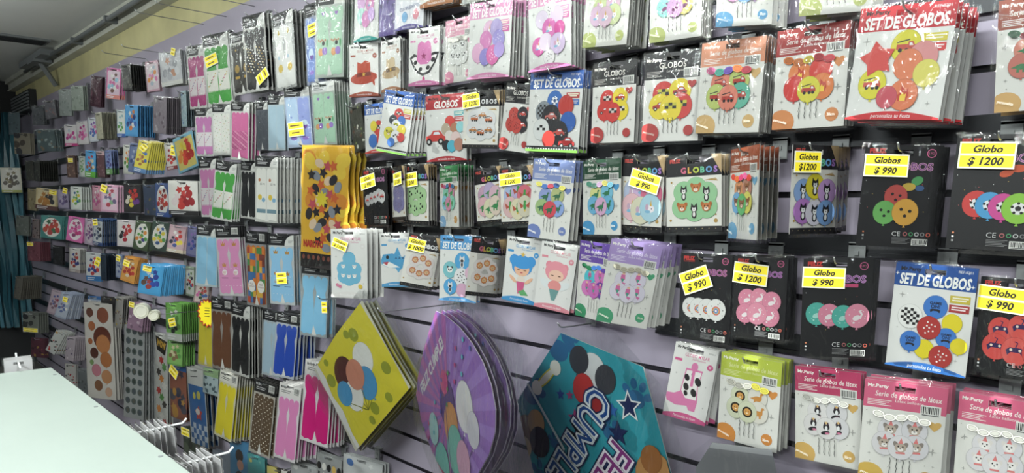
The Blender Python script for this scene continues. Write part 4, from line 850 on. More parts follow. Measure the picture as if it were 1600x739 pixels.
def solve_r(tl, tr, bl, asp, q, roll0):
    mid = ((tl[0]+tr[0])/2, (tl[1]+tr[1])/2); P = on_wall(*mid, q); c = RCW.T @ (P-CAM); H0 = math.hypot(bl[0]-tl[0], bl[1]-tl[1])*c[2]/FPX
    x = np.array([P[0], P[2], .35, roll0, asp*H0, H0]); tgt = np.array([*tl, *tr, *bl], float)
    def res(x):
        R = R3(x[2], x[3]); o = np.array([x[0], -q, x[1]]); W, H = x[4], x[5]
        pr = [proj(o+R @ np.array([sx*W/2, 0, -sz*H])) for sx, sz in ((-1, 0), (1, 0), (-1, 1))]
        return np.concatenate([(np.concatenate(pr)-tgt)/1.5, [(W/H/asp-1)/.06, (x[2]-.3)/.9, (x[3]-roll0)/.6]])
    lam = 1e-2; r = res(x)
    for it in range(80):
        J = np.empty((9, 6))
        for k in range(6): d = np.zeros(6); d[k] = 1e-5; J[:, k] = (res(x+d)-r)/1e-5
        A = J.T @ J; s = np.linalg.solve(A+lam*np.diag(np.diag(A)+1e-9), -J.T @ r); y = x+s; y[2] = np.clip(y[2], -1.1, 1.1); y[4:] = np.maximum(y[4:], .04); rn = res(y)
        if rn @ rn < r @ r: x, r, lam = y, rn, lam*.4
        else: lam *= 4
        if lam > 1e8: break
    return x, float(np.abs(r[:6]).max()*1.5)
def d_yellow(a):
    a.rect(-.1, -.1, 1.1, 1.1, '#e6d62f')
    for u, v, r in ((.62, .1, .035), (.7, .17, .055), (.2, .1, .03), (.86, .68, .05), (.15, .28, .055), (.5, .86, .05), (.4, .92, .035), (.72, .9, .04)): a.el(u, v, r, r*1.25, '#9aa02a', .5)
    for u, v, r, c in ((.66, .42, .13, '#eceae4'), (.56, .62, .13, '#4a9ad0'), (.36, .36, .14, '#5a2a2a'), (.34, .6, .12, '#eceae4'), (.48, .46, .12, '#d88a70'), (.24, .5, .1, '#4a9ad0')):
        a.line(u, v+r*1.1, .42, .82, .008, '#7a7a20')
        balloon(a, u, v, r, c)
    a.poly([(-.1, -.1), (.07, -.1), (.10, .2), (.07, .4), (.11, .6), (.08, .85), (.1, 1.1), (-.1, 1.1)], '#e9e7e2'); a.rect(-.1, -.1, .025, 1.1, '#7a5638')
def d_purple(a):
    a.rect(-.1, -.1, 1.1, 1.1, '#9a6ac4')
    for k in range(24):
        t, t2 = 2*math.pi*k/24, 2*math.pi*(k+.5)/24; a.poly([(.5, .5), (.5+.75*math.cos(t), .5-.75*math.sin(t)), (.5+.75*math.cos(t2), .5-.75*math.sin(t2))], '#a880d4' if k < 6 or k > 18 else '#c268b8')
    a.text('FELIZ CUMPLE!', .28, .32, .062, '#f2eef4', w=.46, bold=.04, rot=.72)
    for u, v, r, c in ((.72, .42, .1, '#ece8ec'), (.82, .5, .07, '#e0dce6'), (.5, .46, .1, '#5a4090'), (.55, .55, .09, '#e09a5a'), (.6, .66, .1, '#7ac8b8'), (.7, .68, .08, '#e6a8c8'), (.3, .64, .07, '#a8d8d8'), (.42, .8, .1, '#6fc4b8'), (.47, .36, .05, '#d84a8a')):
        a.line(u, v+r, .58, .95, .006, '#6a4a90'); balloon(a, u, v, r, c)
    for k in range(12): u0, u1 = .12+.07*k, .12+.07*(k+1); a.line(u0, .74+.1*math.sin(k*.28), u1, .74+.1*math.sin((k+1)*.28), .028, '#c2346a')
    for k in range(26): a.el(.1+(k*.377 % 1)*.8, .08+(k*.613 % 1)*.85, .012, .012, ('#4a9a58', '#4a6ad0', '#5ac8d8', '#d84a8a')[k % 4], 0, 6)
def paw(a, u, v, r, c):
    a.el(u, v, r, r*.8, c)
    for k in range(4): t = math.radians(25+43*k); a.el(u+1.35*r*math.cos(t), v-1.35*r*math.sin(t)*a.W/a.H, r*.36, r*.48, c, t-1.57)
def d_teal(a):
    a.rect(-.7, -.1, 1.7, 1.1, '#2e9fb0')
    for u, v, r in ((.0, .1, .13), (.12, .03, .07), (.98, .17, .1), (-.3, .42, .12), (-.02, .86, .1), (1.2, .9, .1), (.75, .4, .08), (.1, .62, .06)): paw(a, u, v, r, '#2a6a9c')
    a.el(-.12, .28, .19, .05, '#e4d23a', .9); a.el(-.12, .28, .15, .035, '#f0ece0', .9)
    for s_ in (-1, 1): a.el(-.12+.11*s_, .28-.08*s_, .075, .075, '#f0ece0')
    for u, v, r, c in ((.92, .22, .15, '#f0f0f0'), (.92, .22, .115, '#1f2a5a'), (.1, .33, .06, '#2f4a9a'), (.22, .31, .05, '#b0407a'), (.33, .42, .1, '#b0407a'), (.75, .28, .07, '#2f6ab8'), (.85, .38, .12, '#1f2a5a'), (.66, .93, .1, '#c0407a')): a.star(u, v, r, c, 5, .45, .3)
    for u, v, r, c in ((.45, .14, .17, '#d9dbdc'), (.28, .1, .12, '#3a3c42'), (.62, .14, .12, '#3a3c42'), (.38, .24, .13, '#c83430'), (.52, .27, .11, '#b02a28'), (-.3, .64, .15, '#8a5a34'), (-.18, .56, .12, '#caa06a'), (-.1, .66, .14, '#23242c'), (-.3, .74, .1, '#e0c090'), (1.3, .5, .2, '#b8824a'), (1.42, .62, .15, '#d9a868'), (1.2, .62, .14, '#e6c8a0'), (1.36, .76, .17, '#c87838'), (1.24, .42, .11, '#9a6030')):
        a.line(u, v+r*.6, u+.02, v+r*.6+.1, .008, '#1f6a78'); balloon(a, u, v, r, c)
    for t, u, v, h, w_, c0, c1 in (('CUMPLE!', .40, .53, .16, 1.2, '#1d4f9c', '#e8eef2'), ('FELIZ', .78, .66, .155, .82, '#8a2f80', '#f0e6f0')):
        a.text(t, u, v, h, '#1f2a5a', w=w_*1.03, bold=.10, rot=math.radians(-112)); a.text(t, u, v, h, c1, w=w_, bold=.06, rot=math.radians(-112)); a.text(t, u, v, h, c0, w=w_*.98, bold=.0, rot=math.radians(-112))
    a.line(-.5, .3, .25, .62, .03, '#d8e6e8')
    a.poly([(.75, .86), (1, .84), (1.06, .94), (.88, 1.02), (.72, .95)], '#5fc0cc'); a.poly([(.8, .88), (.97, .87), (1., .93), (.88, .98), (.78, .94)], '#c03a4a')
def hexo(): return [(0, 0), (-.5, .5), (0, 1), (1, 1), (1.5, .5), (1, 0)]
def circo(n=40): return [(.5+.5*math.cos(2*math.pi*k/n), .5-.5*math.sin(2*math.pi*k/n)) for k in range(n)]
board((490, 575, 565, 466, 555, 705), 1.0, [(0, .03), (.02, .45), (0, 1), (.5, 1), (1, 1), (.985, .6), (1, .02), (.5, .0)], d_yellow, '#d8d4c0', 4, 20, 'yellow diamond board with olive dots and printed balloons', [(560, 452), (600, 490), (662, 590), (640, 650), (575, 712), (548, 715), (470, 590), (520, 500)], roll0=-.75, hookpx=(572, 462), q=.17, clip=True)
board((640, 466, 764, 506, 660, 744), 1.0, [(682, 486), (698, 494), (718, 511), (738, 536), (755, 566), (768, 602), (775, 640), (774, 676), (764, 712), (745, 745), (720, 768), (706, 762), (690, 732), (674, 700), (661, 665), (651, 617), (654, 588), (662, 550), (672, 515)], d_purple, '#d0c4dc', 5, 34, 'round purple birthday board with rays and pink garland', [(690, 470), (735, 482), (790, 560), (800, 700), (770, 790), (690, 785), (645, 660), (640, 590)], roll0=.1, hookpx=(716, 474), q=.27)
board((877, 520, 1005, 573, 845, 782), .577, hexo(), d_teal, '#e4ecec', 2, 4, 'teal hexagonal birthday board with paw prints and stars', [(925, 505), (960, 520), (1030, 600), (1070, 720), (1040, 830), (900, 850), (800, 720), (792, 610), (870, 515)], roll0=.3, hookpx=(925, 505))
def d_clear(a):
    a.rect(-.2, -.1, 1.2, 1.1, '#85868a')
    a.rect(-.2, .0, 1.2, .06, '#b0b1b4')
board((1113, 690, 1205, 704, 1090, 830), .7, [(0, 0), (-.2, .3), (0, 1), (1, 1), (1.25, .4), (1, 0)], d_clear, '#6a6a6e', 1, 0, 'grey board in a clear bag low under the packets', [(1113, 684), (1210, 700), (1268, 745), (1240, 840), (1080, 840), (1045, 740)], hookpx=(1160, 703), q=.12)
# the tall wavy-edged sheets
def d_wavy(a):
    a.rect(0, -.05, 1, 1.05, '#eab02a'); r = random.Random(4)
    for k in range(14): a.el(r.random(), r.random()*.85, .12, .16, ('#f0c83a', '#e08a2a')[k % 2], r.random()*3)
    for k in range(34):
        t = k*2.4; q = .062*math.sqrt(k); c = ('#26242c', '#d8602a', '#8a8f9a', '#26242c', '#e8c8a8', '#c84a5a')[k % 6]; u, v = .5+q*math.cos(t), .46+q*1.15*math.sin(t)
        (a.star(u, v, .1, c, 5, .5, t) if k % 2 else a.el(u, v, .07, .1, c, t))
    a.star(.45, .42, .15, '#e8d02a', 9, .6); a.text('NARUTO', .28, .83, .06, '#c83a2a', w=.44, bold=.05); a.rect(0, .915, 1, 1.05, '#221c1c')
    for k in range(9): a.el(.07+.11*k, .955, .03, .04, '#8a4a38')
wav = [(0+.025*math.sin(k*1.3), k/14) for k in range(15)]+[(1+.025*math.sin(k*1.3), k/14) for k in range(14, -1, -1)]
board((476, 240, 546, 234, 467, 407), .56, wav, d_wavy, '#d8b25a', 4, 24, 'tall yellow wavy-edged sheet with orange and black print', [(474, 232), (512, 226), (550, 230), (540, 320), (522, 412), (490, 416), (462, 412), (468, 320)], kind='wavy_party_sheet', cat='party sheet', hookpx=(516, 232), clip=False)

# ------------------------------------------------------------------ paper treat bags left of the balloons
T = treat
S(T('#b23a7c', p_band('#dcd2d4', '#dcd2d4', ['#c04a7a', '#5a6ab0', '#c83a3a'])), 292, 74, 319, 67, 297, 171, 2, 3, 'magenta and white treat bags beside the green ones')
S(T('#3f9a3a', p_band('#dedcd2', '#3f9a3a', ['#3f8a3a', '#c84a7a', '#c8a83a'])), 317, 60, 356, 46, 324, 167, 3, 5, 'green treat bags with a white dotted band', sticker=st(.32, .36, .5, .16, .2, '', ''))
S(T('#26241f', p_gold, card='#b9b9b4'), 359, 55, 388, 45, 366, 150, 2, 3, 'black treat bags with a gold crest')
S(T('#1f1f20', p_zebra, card='#b9b9b4'), 379, 28, 413, 17, 386, 146, 3, 13, 'black treat bags with gold and white stripes', sticker=st(.8, .82, .3, .25, -1.1, '', ''))
S(T('#d4d4d0', p_smile, card='#a5a6a4'), 426, 26, 457, 11, 432, 143, 4, 22, 'silvery white treat bags with yellow suns')
S(T('#6a88cc', p_unic, card='#8f96b0'), 476, 10, 506, -2, 480, 134, 2, 3, 'blue and lavender treat bags beside the mint ones', sticker=st(.5, .33, .6, .16, .08, '', ''))
S(T('#abd0b4', p_gift(), card='#b4bcb4'), 496, -8, 540, -22, 490, 122, 5, 15, 'tall mint treat bags with violet hearts')
S(T('#c67ab4', p_band('#dfd8da', '#dfd8da', ['#c04a7a', '#5a6ab0', '#c83a3a'])), 305, 172, 332, 166, 306, 244, 3, 6, 'pink-topped white treat bags with small rings')
S(T('#e0dfd8', p_dots(['#3f8a3a', '#c85a8a', '#c8b05a', '#5a9a58']), col2='#dddcd4', flare=False), 333, 166, 361, 159, 331, 242, 3, 7, 'white treat bags with scattered green dots')
S(T('#d46a9e', p_dots(['#3a2a30', '#e8dcd8', '#5a3a44'], 60, .018, .5, .82), flare=False), 364, 163, 391, 155, 358, 249, 4, 16, 'pink treat bags with animal print band')
S(T('#4a4e56', None, card='#5a5e66', flare=False), 401, 162, 418, 157, 400, 235, 3, 6, 'dark grey treat bags between pink and pale blue')
S(T('#a9c4d4', None, card='#b4c4cc', flare=False), 420, 153, 446, 146, 418, 235, 2, 4, 'plain pale blue-grey treat bags')
S(T('#b0cbe8', p_unic, card='#a8b8d4', col2='#8f9ede', flare=False), 443, 139, 483, 133, 450, 231, 3, 8, 'sky and lilac treat bags with violet hearts', sticker=st(.4, .7, .62, .24, .05, '', ''))
S(T('#a6cdb0', p_gift(), card='#a8b4a8', head='#c4c6c4', flare=False), 488, 134, 523, 122, 490, 228, 7, 26, 'short mint treat bags with silver header')
S(T('#cf7fb4', p_band('#dfd8da', '#dfd8da', ['#c04a7a', '#5a6ab0', '#c83a3a'])), 311, 249, 338, 246, 315, 339, 2, 3, 'lower pink-topped white treat bags')
S(T('#3f9a3a', p_band('#e2e0d8', '#3f9a3a', ['#3f8a3a', '#c84a7a', '#c8a83a'])), 338, 251, 371, 255, 329, 341, 4, 9, 'lower green treat bags with white dotted band')
S(T('#202022', None, card='#b9b9b4'), 378, 253, 401, 251, 375, 340, 2, 4, 'plain black treat bags beside the white animal ones')
S(T('#e2e1da', p_animals, card='#c2c2bc', flare=False), 400, 245, 435, 243, 398, 346, 8, 38, 'white treat bags with small yellow animals')
S(T('#86bede', None, card='#b6c6cc', flare=False), 309, 354, 342, 352, 304, 446, 4, 9, 'plain sky-blue treat bags in a thick bundle')
S(T('#e08fc0', p_crown(), card='#c8c4c6', leaf=False), 336, 354, 374, 353, 344, 462, 4, 11, 'pink treat bags with golden crowns')
S(T('#c8742e', p_blocks, card='#8f8f90', leaf=False), 384, 361, 416, 363, 386, 476, 3, 6, 'patchwork treat bags with white ovals')
S(T('#8cc4ea', p_crown('#b8843a', '#9cccec', '#2a3a6a'), card='#c2c6c8'), 418, 363, 459, 369, 424, 474, 5, 12, 'sky-blue treat bags with golden crowns', sticker=st(.52, .62, .42, .17, .1, '', ''))
S(T('#7fc2e8', None, card='#9aa2a6', leaf=False), 473, 409, 515, 412, 468, 523, 4, 12, 'sky-blue treat bags below the wavy yellow sheet', sticker=st(.9, .58, .2, .16, .1, '', ''))
pk = S(T('#d6c62c', None, card='#c9bd5a', flare=False), 314, 470, 334, 470, 308, 568, 5, 11, 'narrow yellow treat bags under a price star')
S(T('#6a4026', None, card='#8f8a84', leaf=False), 331, 466, 362, 468, 331, 574, 2, 3, 'plain brown treat bags')
S(T('#1d1e20', None, card='#c6c6c0', hv=.17), 363, 471, 391, 477, 361, 582, 6, 20, 'plain black treat bags below the patchwork ones')
S(T('#a2bed0', None, card='#a9b4ba', leaf=False), 414, 484, 440, 487, 408, 584, 2, 3, 'steel-blue treat bags beside royal blue ones')
S(T('#2449b4', None, card='#b4b9c2', leaf=False), 434, 487, 467, 492, 425, 586, 6, 28, 'royal blue treat bags')
S(T('#e6d31c', None, card='#d4d0b0', head='#e6e3d8', leaf=False), 346, 577, 372, 588, 334, 678, 8, 28, 'bright yellow treat bags with white header')
S(T('#5a4630', p_dots('#e8e2d4', 44, .022, .2, .96), card='#b4aea2', leaf=False, flare=False), 400, 592, 432, 602, 388, 704, 5, 18, 'brown treat bags with white polka dots')
S(T('#e084bc', None, card='#dcd6d8', head='#dedad6', leaf=False), 439, 597, 471, 605, 427, 713, 8, 34, 'light pink treat bags')
S(T('#d8187a', None, card='#dcd6d8', head='#dedad6', leaf=False), 478, 560, 522, 572, 469, 686, 6, 22, 'hot pink treat bags beside the yellow diamond')
def star_sign(parent):
    a = Art(.075, .11, .0002); a.slot = False; a.star(.5, .5, .98, '#b02a1a', 16, .82); a.star(.5, .5, .86, '#f4dc14', 16, .8)
    for k in range(4): a.line(.25, .3+.12*k, .7, .26+.12*k, .05, '#4a4010')
    o = link('price_star', a.build('price_star', STICK), None, parent); o.location = (.02, -.012, -.0)
star_sign(pk)
# ------------------------------------------------------------------ foil balloons and small goods towards the far end
R_, O_, G_, B_, P_, Y_, K_, W_ = '#c83a34', '#e08a3a', '#5aa04a', '#3f6ab8', '#dc6aa8', '#e2cc3a', '#2a2a30', '#e6e4de'
def N(col, cols=(), **k): return plain(col, cols, **k)
def FB(*a, **k): return foil(*a, **k)
# top far row
S(FB('#d85aa0', '#e4c8d8', [P_, '#8ac4dc', '#6a4030', W_], oval=False, band='#e0837a', aspect=.62), 169, 107, 190, 106, 164, 153, 3, 6, 'magenta party packet near the ceiling band')
S(N('#3a3a38', ('#55524a', '#6a665a'), aspect=.6), 191, 104, 204, 98, 191, 142, 7, 24, 'dark smoky foil packets near the ceiling band')
S(FB('#d8a8bc', '#dccad2', [P_, O_, '#a8b8c8', W_], oval=False, aspect=.6), 228, 99, 247, 92, 229, 144, 3, 4, 'pale pink foil packet near the ceiling band')
S(FB('#bfc0c6', '#c8c8cc', ['#d4d4d8', '#9a9aa2', '#b0b0b8', '#c48a6a'], oval=False, band='#d8d6d0', aspect=.8), 251, 87, 282, 74, 250, 136, 4, 10, 'silvery foil numbers packet beside magenta treat bags', sticker=st(.72, .05, .2, .22, -.4, '', ''))
S(N('#aab2ae', ('#98a29c',), aspect=.7), 95, 143, 111, 136, 90, 181, 2, 3, 'pale grey-green packet in the top far row')
S(N('#a7b2a6', ('#94a092',), aspect=.7), 112, 137, 130, 132, 111, 173, 3, 6, 'pale sage packet in the top far row')
S(N('#4a2434', ('#3a1c28', '#6a4450'), aspect=.6), 142, 117, 160, 122, 142, 165, 3, 4, 'dark maroon foil packet in the top far row')
S(N('#565a60', ('#6a6e74', '#42464c'), aspect=.7), 50, 167, 68, 163, 51, 195, 4, 8, 'slate grey packet in the top far row')
S(N('#6a6870', ('#7a7880', '#8a6a6a'), aspect=.7), 70, 163, 86, 152, 70, 186, 4, 8, 'grey-mauve packet in the top far row')
S(N('#5d7078', ('#6d828a', '#4d5c64'), aspect=.6), 13, 176, 31, 176, 14, 210, 1, 0, 'blue-grey bag at the far end of the wall', q=.12)
# second far row
S(N('#8f8672', (K_, '#4a4034'), aspect=.8, r=.14, n=6), 24, 211, 48, 205, 20, 240, 3, 6, 'beige packet with dark discs in the second far row')
S(N('#3c5054', ('#6a5a44', '#7a8a8a'), aspect=.8), 58, 206, 86, 199, 57, 236, 4, 12, 'dark teal packet in the second far row')
S(FB('#dcd6d8', '#e2dcde', [P_, '#c0308a', W_, '#b8c4d0'], oval=False, band='#d0408a', aspect=.7), 102, 198, 120, 193, 100, 228, 2, 3, 'white packet with magenta flowers and magenta foot')
S(FB('#dcd6d8', '#e2dcde', [P_, '#c0308a', '#e8a8cc'], oval=False, rnd=3, aspect=.7), 121, 193, 137, 187, 120, 226, 2, 3, 'white packet with magenta flowers and plain foot')
S(FB('#d0d4e0', '#dcdfe4', [B_, '#8a5ab8', P_], oval=False, aspect=.6), 138, 187, 152, 182, 139, 222, 2, 3, 'white packet with blue and violet flowers')
S(N('#c4c0a8', ('#aaa68e',), aspect=.5), 150, 178, 159, 174, 151, 218, 10, 22, 'cream party packets seen edge-on')
S(FB('#c8d4d8', '#dfe2de', [G_, '#8ab8c0', W_], oval=False, band=B_, aspect=.5), 184, 174, 196, 170, 182, 214, 2, 2, 'narrow white and green packet with blue foot')
S(FB('#4f9ad8', '#5aa4dc', [B_, '#2a3a7a', '#d87a3a', W_], oval=False, aspect=.7), 198, 165, 216, 163, 194, 212, 8, 26, 'bright blue foil packets in the second far row')
S(N('#8a7f88', ('#b0aab0', '#6a5a66'), aspect=.6), 241, 151, 261, 152, 239, 207, 9, 25, 'silver and plum foil packets in the second far row')
S(N('#a8c0c8', (B_, '#d8dcdc'), aspect=.4), 282, 142, 291, 142, 285, 198, 5, 14, 'pale blue packets hanging edge-on by pink treat bags')
# third far row
S(N('#55554e', ('#6e6e64',), aspect=.6), 41, 253, 52, 250, 40, 282, 2, 4, 'grey packet beside the teal fringe')
S(N('#4a4b46', ('#6e6e64',), aspect=.5), 54, 252, 62, 250, 54, 283, 9, 28, 'dark grey packets seen edge-on in the third far row')
S(N('#6a5048', ('#a88a7a', '#8a6a5a'), aspect=.5), 104, 244, 117, 242, 105, 277, 2, 3, 'brown packet with yellow sticker in the third far row', sticker=st(.55, .22, .6, .2, 0, '', ''))
S(FB('#c4ccc8', '#d2d6d0', [G_, '#7aa86a', '#a8c0a8'], aspect=.5), 125, 246, 133, 242, 122, 276, 2, 2, 'white and green packet in the third far row')
S(FB('#4a9ad8', '#5aaae0', ['#8a5a3a', R_, '#e0c8a0'], oval=False, band='#5fae3a', bandh=.22, aspect=.55), 135, 236, 150, 235, 132, 276, 3, 5, 'sky-blue packet with grass green foot')
S(N('#6a4a50', ('#8a6a70',), head='#dcb8bc', aspect=.5), 151, 237, 163, 236, 152, 277, 4, 8, 'plum packet with pale pink top')
S(FB('#7a8ac0', '#8a9ac8', ['#4a3a7a', '#5a6ab0'], oval=False, band='#6a9a5a', bandh=.25, aspect=.5), 164, 236, 174, 234, 166, 273, 4, 10, 'lilac-blue packet with green foot')
S(FB('#dcdcd2', '#e2e2da', [G_, O_, '#d8b8c8'], aspect=.6), 195, 228, 207, 226, 191, 271, 2, 2, 'cream packet with green print in the third far row')
S(FB('#5a6a9a', '#6a7aa4', ['#3a4a7a', '#a8b0c4', '#4a5a8a'], oval=False, aspect=.6), 206, 226, 222, 224, 198, 268, 3, 4, 'slate-blue packet beside the yellow packets')
S(FB('#dccb3a', '#e2d24a', ['#a8683a', '#d88a4a', B_], oval=False, band='#5a84b8', bandh=.14, aspect=.6), 221, 224, 237, 218, 205, 267, 9, 26, 'yellow foil packets with blue foot', sticker=st(.5, .2, .5, .25, -.5, '', ''))
S(FB('#c8c4bc', '#d0ccc6', [R_, '#a82a2a', '#6a3a30'], oval=False, band='#8a3434', aspect=.55), 256, 226, 274, 222, 262, 266, 2, 3, 'clear packet with red print and yellow sticker', sticker=st(.8, .3, .45, .42, -.3, '', ''))
S(FB('#7ab4cc', '#dcc86a', [R_, '#d8422e', Y_, '#b82a24', O_], oval=False, aspect=.8), 272, 221, 301, 201, 277, 272, 2, 4, 'large light blue packet tilted, with red print')
# fourth far row
S(N('#a89a78', ('#c8b88a', '#8a7a5a'), aspect=.6), 45, 296, 57, 294, 42, 328, 2, 2, 'sand-coloured packet beside the tan and brown one')
S(FB('#c4b080', '#cfc098', ['#a8702e', '#b87a34', K_], oval=False, band='#5a3430', bandh=.2, aspect=1.0), 57, 293, 90, 297, 55, 325, 3, 4, 'tan and brown foil packet with yellow sticker', sticker=st(.82, .14, .36, .2, -.1, '', ''))
S(FB('#8a80a0', '#a49ab4', ['#6a5a8a', '#b8a8c0', '#5a4a70'], oval=False, aspect=.7), 91, 298, 107, 295, 90, 326, 2, 3, 'dusky violet packet in the fourth far row', sticker=st(.75, .05, .4, .3, -.3, '', ''))
S(FB('#d8dcd6', '#e2e4de', [G_, Y_, '#6aa84a', '#3a6a9a'], aspect=.6), 111, 293, 128, 291, 110, 327, 5, 15, 'white packet with green and yellow balloons')
S(FB('#dc8aa4', '#e0a4b8', [P_, W_, '#d06a8a'], oval=False, aspect=.6), 146, 291, 158, 289, 143, 329, 2, 2, 'rose packet half behind the larger pink foil packet')
S(FB('#e4a8c6', '#ecc8da', ['#7a6a90', '#dcdce4', '#c04a5a', '#8ab48a'], oval=False, aspect=.75), 160, 290, 185, 288, 156, 330, 3, 9, 'pink foil packet with grey and red print', sticker=st(.2, .15, .36, .3, -.3, '', ''))
S(FB('#2c2b2c', '#343234', [R_, Y_, R_, '#6a3a8a', '#d8d0c0'], oval=False, aspect=.75), 195, 289, 221, 287, 192, 331, 2, 3, 'black foil packet with red and yellow balloons')
S(N('#3e4a60', ('#5a4a7a', '#7a6a3a', '#3a4a6a'), aspect=.6), 224, 290, 243, 288, 226, 336, 2, 3, 'dark blue clear packet with faint print')
S(FB('#4a5f94', '#e2e2de', [R_, '#b83a34', '#7a2a34', '#c0503a'], band='#35549a', aspect=.65), 246, 289, 264, 284, 241, 338, 3, 4, 'blue packet with white oval and red balloons')
S(FB('#e0ddd6', None, ['#a82a2a', R_, '#c8403a', '#9a2228', '#dccccc'], oval=False, band='#2a2728', aspect=.95), 264, 283, 309, 282, 263, 335, 2, 4, 'large white card with red star balloons')
# fifth far row
S(N('#747a74', ('#5a625c', '#8a8f88'), aspect=.8), 27, 338, 45, 336, 23, 367, 2, 3, 'grey packet nearest the fringe in the fifth row')
S(N('#9a8a8a', ('#7a4a4a', K_), aspect=.5), 52, 343, 61, 341, 49, 372, 2, 2, 'narrow pinkish grey packet beside the teal oval packet')
S(FB('#3f8480', '#e2e0d8', [R_, '#b84a34', '#a83a3a', '#3a6a4a'], aspect=1.0), 66, 337, 98, 338, 62, 371, 4, 9, 'teal packet with white oval and red balloons')
S(FB('#e06cb0', '#eadfe2', ['#d0408a', P_, '#8a3a6a', '#c83a7a'], aspect=.75), 109, 338, 133, 341, 102, 375, 2, 3, 'pink packet with white oval and magenta balloons')
S(FB('#c8b4cc', '#dcd0d8', ['#8a5a9a', '#b87aa8', '#6a4a7a'], aspect=.55), 134, 342, 148, 343, 131, 381, 2, 3, 'lilac packet beside the navy packets')
S(FB('#3f5c90', '#d8dce0', ['#4a5a7a', '#a8b0bc', K_], oval=False, band='#35508a', aspect=.55), 147, 341, 161, 342, 144, 382, 8, 22, 'navy packets in a thick bundle, white front', sticker=st(.3, .15, .5, .25, .2, '', ''))
S(FB('#dcd2d4', '#e4dedc', [R_, '#b8283a', '#a82a3a', W_, K_], oval=False, aspect=.75), 183, 343, 212, 345, 183, 384, 2, 3, 'white packet with crimson balloons in the fifth row')
S(FB('#46583a', '#e4e2d8', [G_, O_, '#3f6a3a', '#4a4a8a'], aspect=.6), 214, 345, 236, 347, 206, 388, 3, 4, 'olive packet with white oval, one orange top balloon')
S(FB('#364a40', '#e4e2d8', [G_, Y_, '#3a5a94', '#d8a83a'], rnd=5, aspect=.6), 240, 346, 265, 349, 233, 389, 3, 4, 'dark green packet with white oval and yellow balloons')
S(FB('#c09aa4', '#ccaab0', [R_, '#4a5a9a', W_, Y_, '#3a3a4a'], oval=False, band='#d8c8b0', aspect=.65), 267, 351, 292, 354, 259, 392, 2, 3, 'dusty rose packet with red and blue balloons')
S(FB('#5a5a88', '#74749a', ['#3a4a9a', '#8a6ab0', '#2a3460'], oval=False, aspect=.5), 295, 353, 312, 355, 290, 399, 2, 3, 'indigo packet beside the sky-blue treat bags')
# sixth far row
S(N('#7a3f4c', ('#8f5660', '#6a3440'), aspect=.75), 43, 378, 63, 379, 44, 407, 6, 16, 'maroon packets in the sixth far row', sticker=st(.25, .1, .5, .2, 0, '', ''))
S(N('#2b2c2e', ('#45474a', '#3a3c40'), aspect=.7), 83, 383, 98, 385, 83, 412, 2, 3, 'black packet beside the maroon packets')
S(FB('#d8d4d0', '#e2deda', ['#2f3f8a', R_, '#a83a2a', '#3a4aa0'], oval=False, band='#b8a8a4', aspect=.62), 109, 387, 126, 389, 108, 424, 4, 9, 'white packet with navy and red print')
S(FB('#cfd2d4', '#dcdcdc', [R_, '#2f4a9a', '#c83a3a', '#2a3f8a'], oval=False, band='#2f7ac0', bandh=.18, aspect=.6), 133, 393, 157, 396, 136, 438, 2, 2, 'white and blue packet with red and navy stars', sticker=st(.85, .3, .35, .35, -.4, '', ''))
S(N('#36465a', ('#4a5c72', '#2a3646'), aspect=.4), 158, 396, 166, 397, 158, 437, 7, 16, 'dark blue-grey packets seen edge-on in the sixth row')
S(FB('#8a98c0', '#a4aec8', ['#4a5a9a', '#c8ccd8'], oval=False, aspect=.45), 181, 397, 192, 399, 181, 433, 2, 2, 'lavender-blue packet beside the orange packets', sticker=st(.5, .15, .6, .26, -.2, '', ''))
S(FB('#e0953c', '#e2a04a', [R_, '#b83a30', '#e8d8c0', '#b82a2a'], oval=False, aspect=.65), 196, 400, 217, 406, 187, 437, 7, 14, 'orange packets with red stars', sticker=st(.25, .26, .45, .25, -.1, '', ''))
S(FB('#3fa2e0', '#46a8e4', ['#2a3f9a', '#a83a34', '#d8d8d8', '#2f4ab0', '#6a4a3a'], oval=False, aspect=.8), 222, 412, 257, 417, 214, 457, 12, 34, 'azure packets with navy stars in a deep bundle', sticker=st(.3, .14, .38, .2, -.05, '', ''))
S(FB('#8a9a84', '#c8ccc4', [R_, '#2a2a40', '#6a8a4a', '#3a5a9a'], oval=False, aspect=.5), 291, 416, 304, 418, 290, 461, 2, 3, 'mixed green and red toy packet below indigo packet')
S(FB('#a88a8a', '#d0c0b8', [R_, '#3a5a3a', '#8a5a3a', B_, P_], oval=False, rnd=4, aspect=.6), 304, 441, 331, 446, 303, 470, 2, 3, 'mixed coloured toy packet below sky-blue treat bags')
# seventh far row and below
S(N('#6a665c', ('#7d796e', '#55524a'), aspect=.4), 27, 433, 36, 432, 20, 466, 11, 30, 'grey-brown packets seen edge-on low at the far end')
S(FB('#b8a0b0', '#c8b4c0', ['#8a6a7a', '#5a6ab0', '#a84a5a'], oval=False, aspect=.5), 83, 452, 98, 456, 72, 488, 2, 3, 'mauve packet low at the far end')
S(FB('#9aa4bc', '#b0b8c8', ['#5a6aa0', '#7a6a90', W_], oval=False, aspect=.5), 98, 456, 114, 460, 84, 494, 7, 18, 'pale violet-blue packets with small yellow sticker', sticker=st(.5, .25, .4, .2, 0, '', ''))
S(N('#b4bcc8', (B_, '#3a5a9a', W_), head='#2f62a0', aspect=.6), 137, 462, 158, 464, 137, 495, 2, 3, 'silvery packet with a blue top')
S(N('#2f2c2c', ('#8a7a3a', '#4a3a5a', '#5a5a5a'), aspect=.7), 158, 462, 180, 466, 158, 500, 2, 3, 'dark packet with yellow specks under the orange packets')
S(N('#a8a4a0', ('#c8a83a', '#7a5a4a'), aspect=.4), 183, 463, 193, 466, 178, 510, 7, 20, 'brown-edged packets beside the mauve packet')
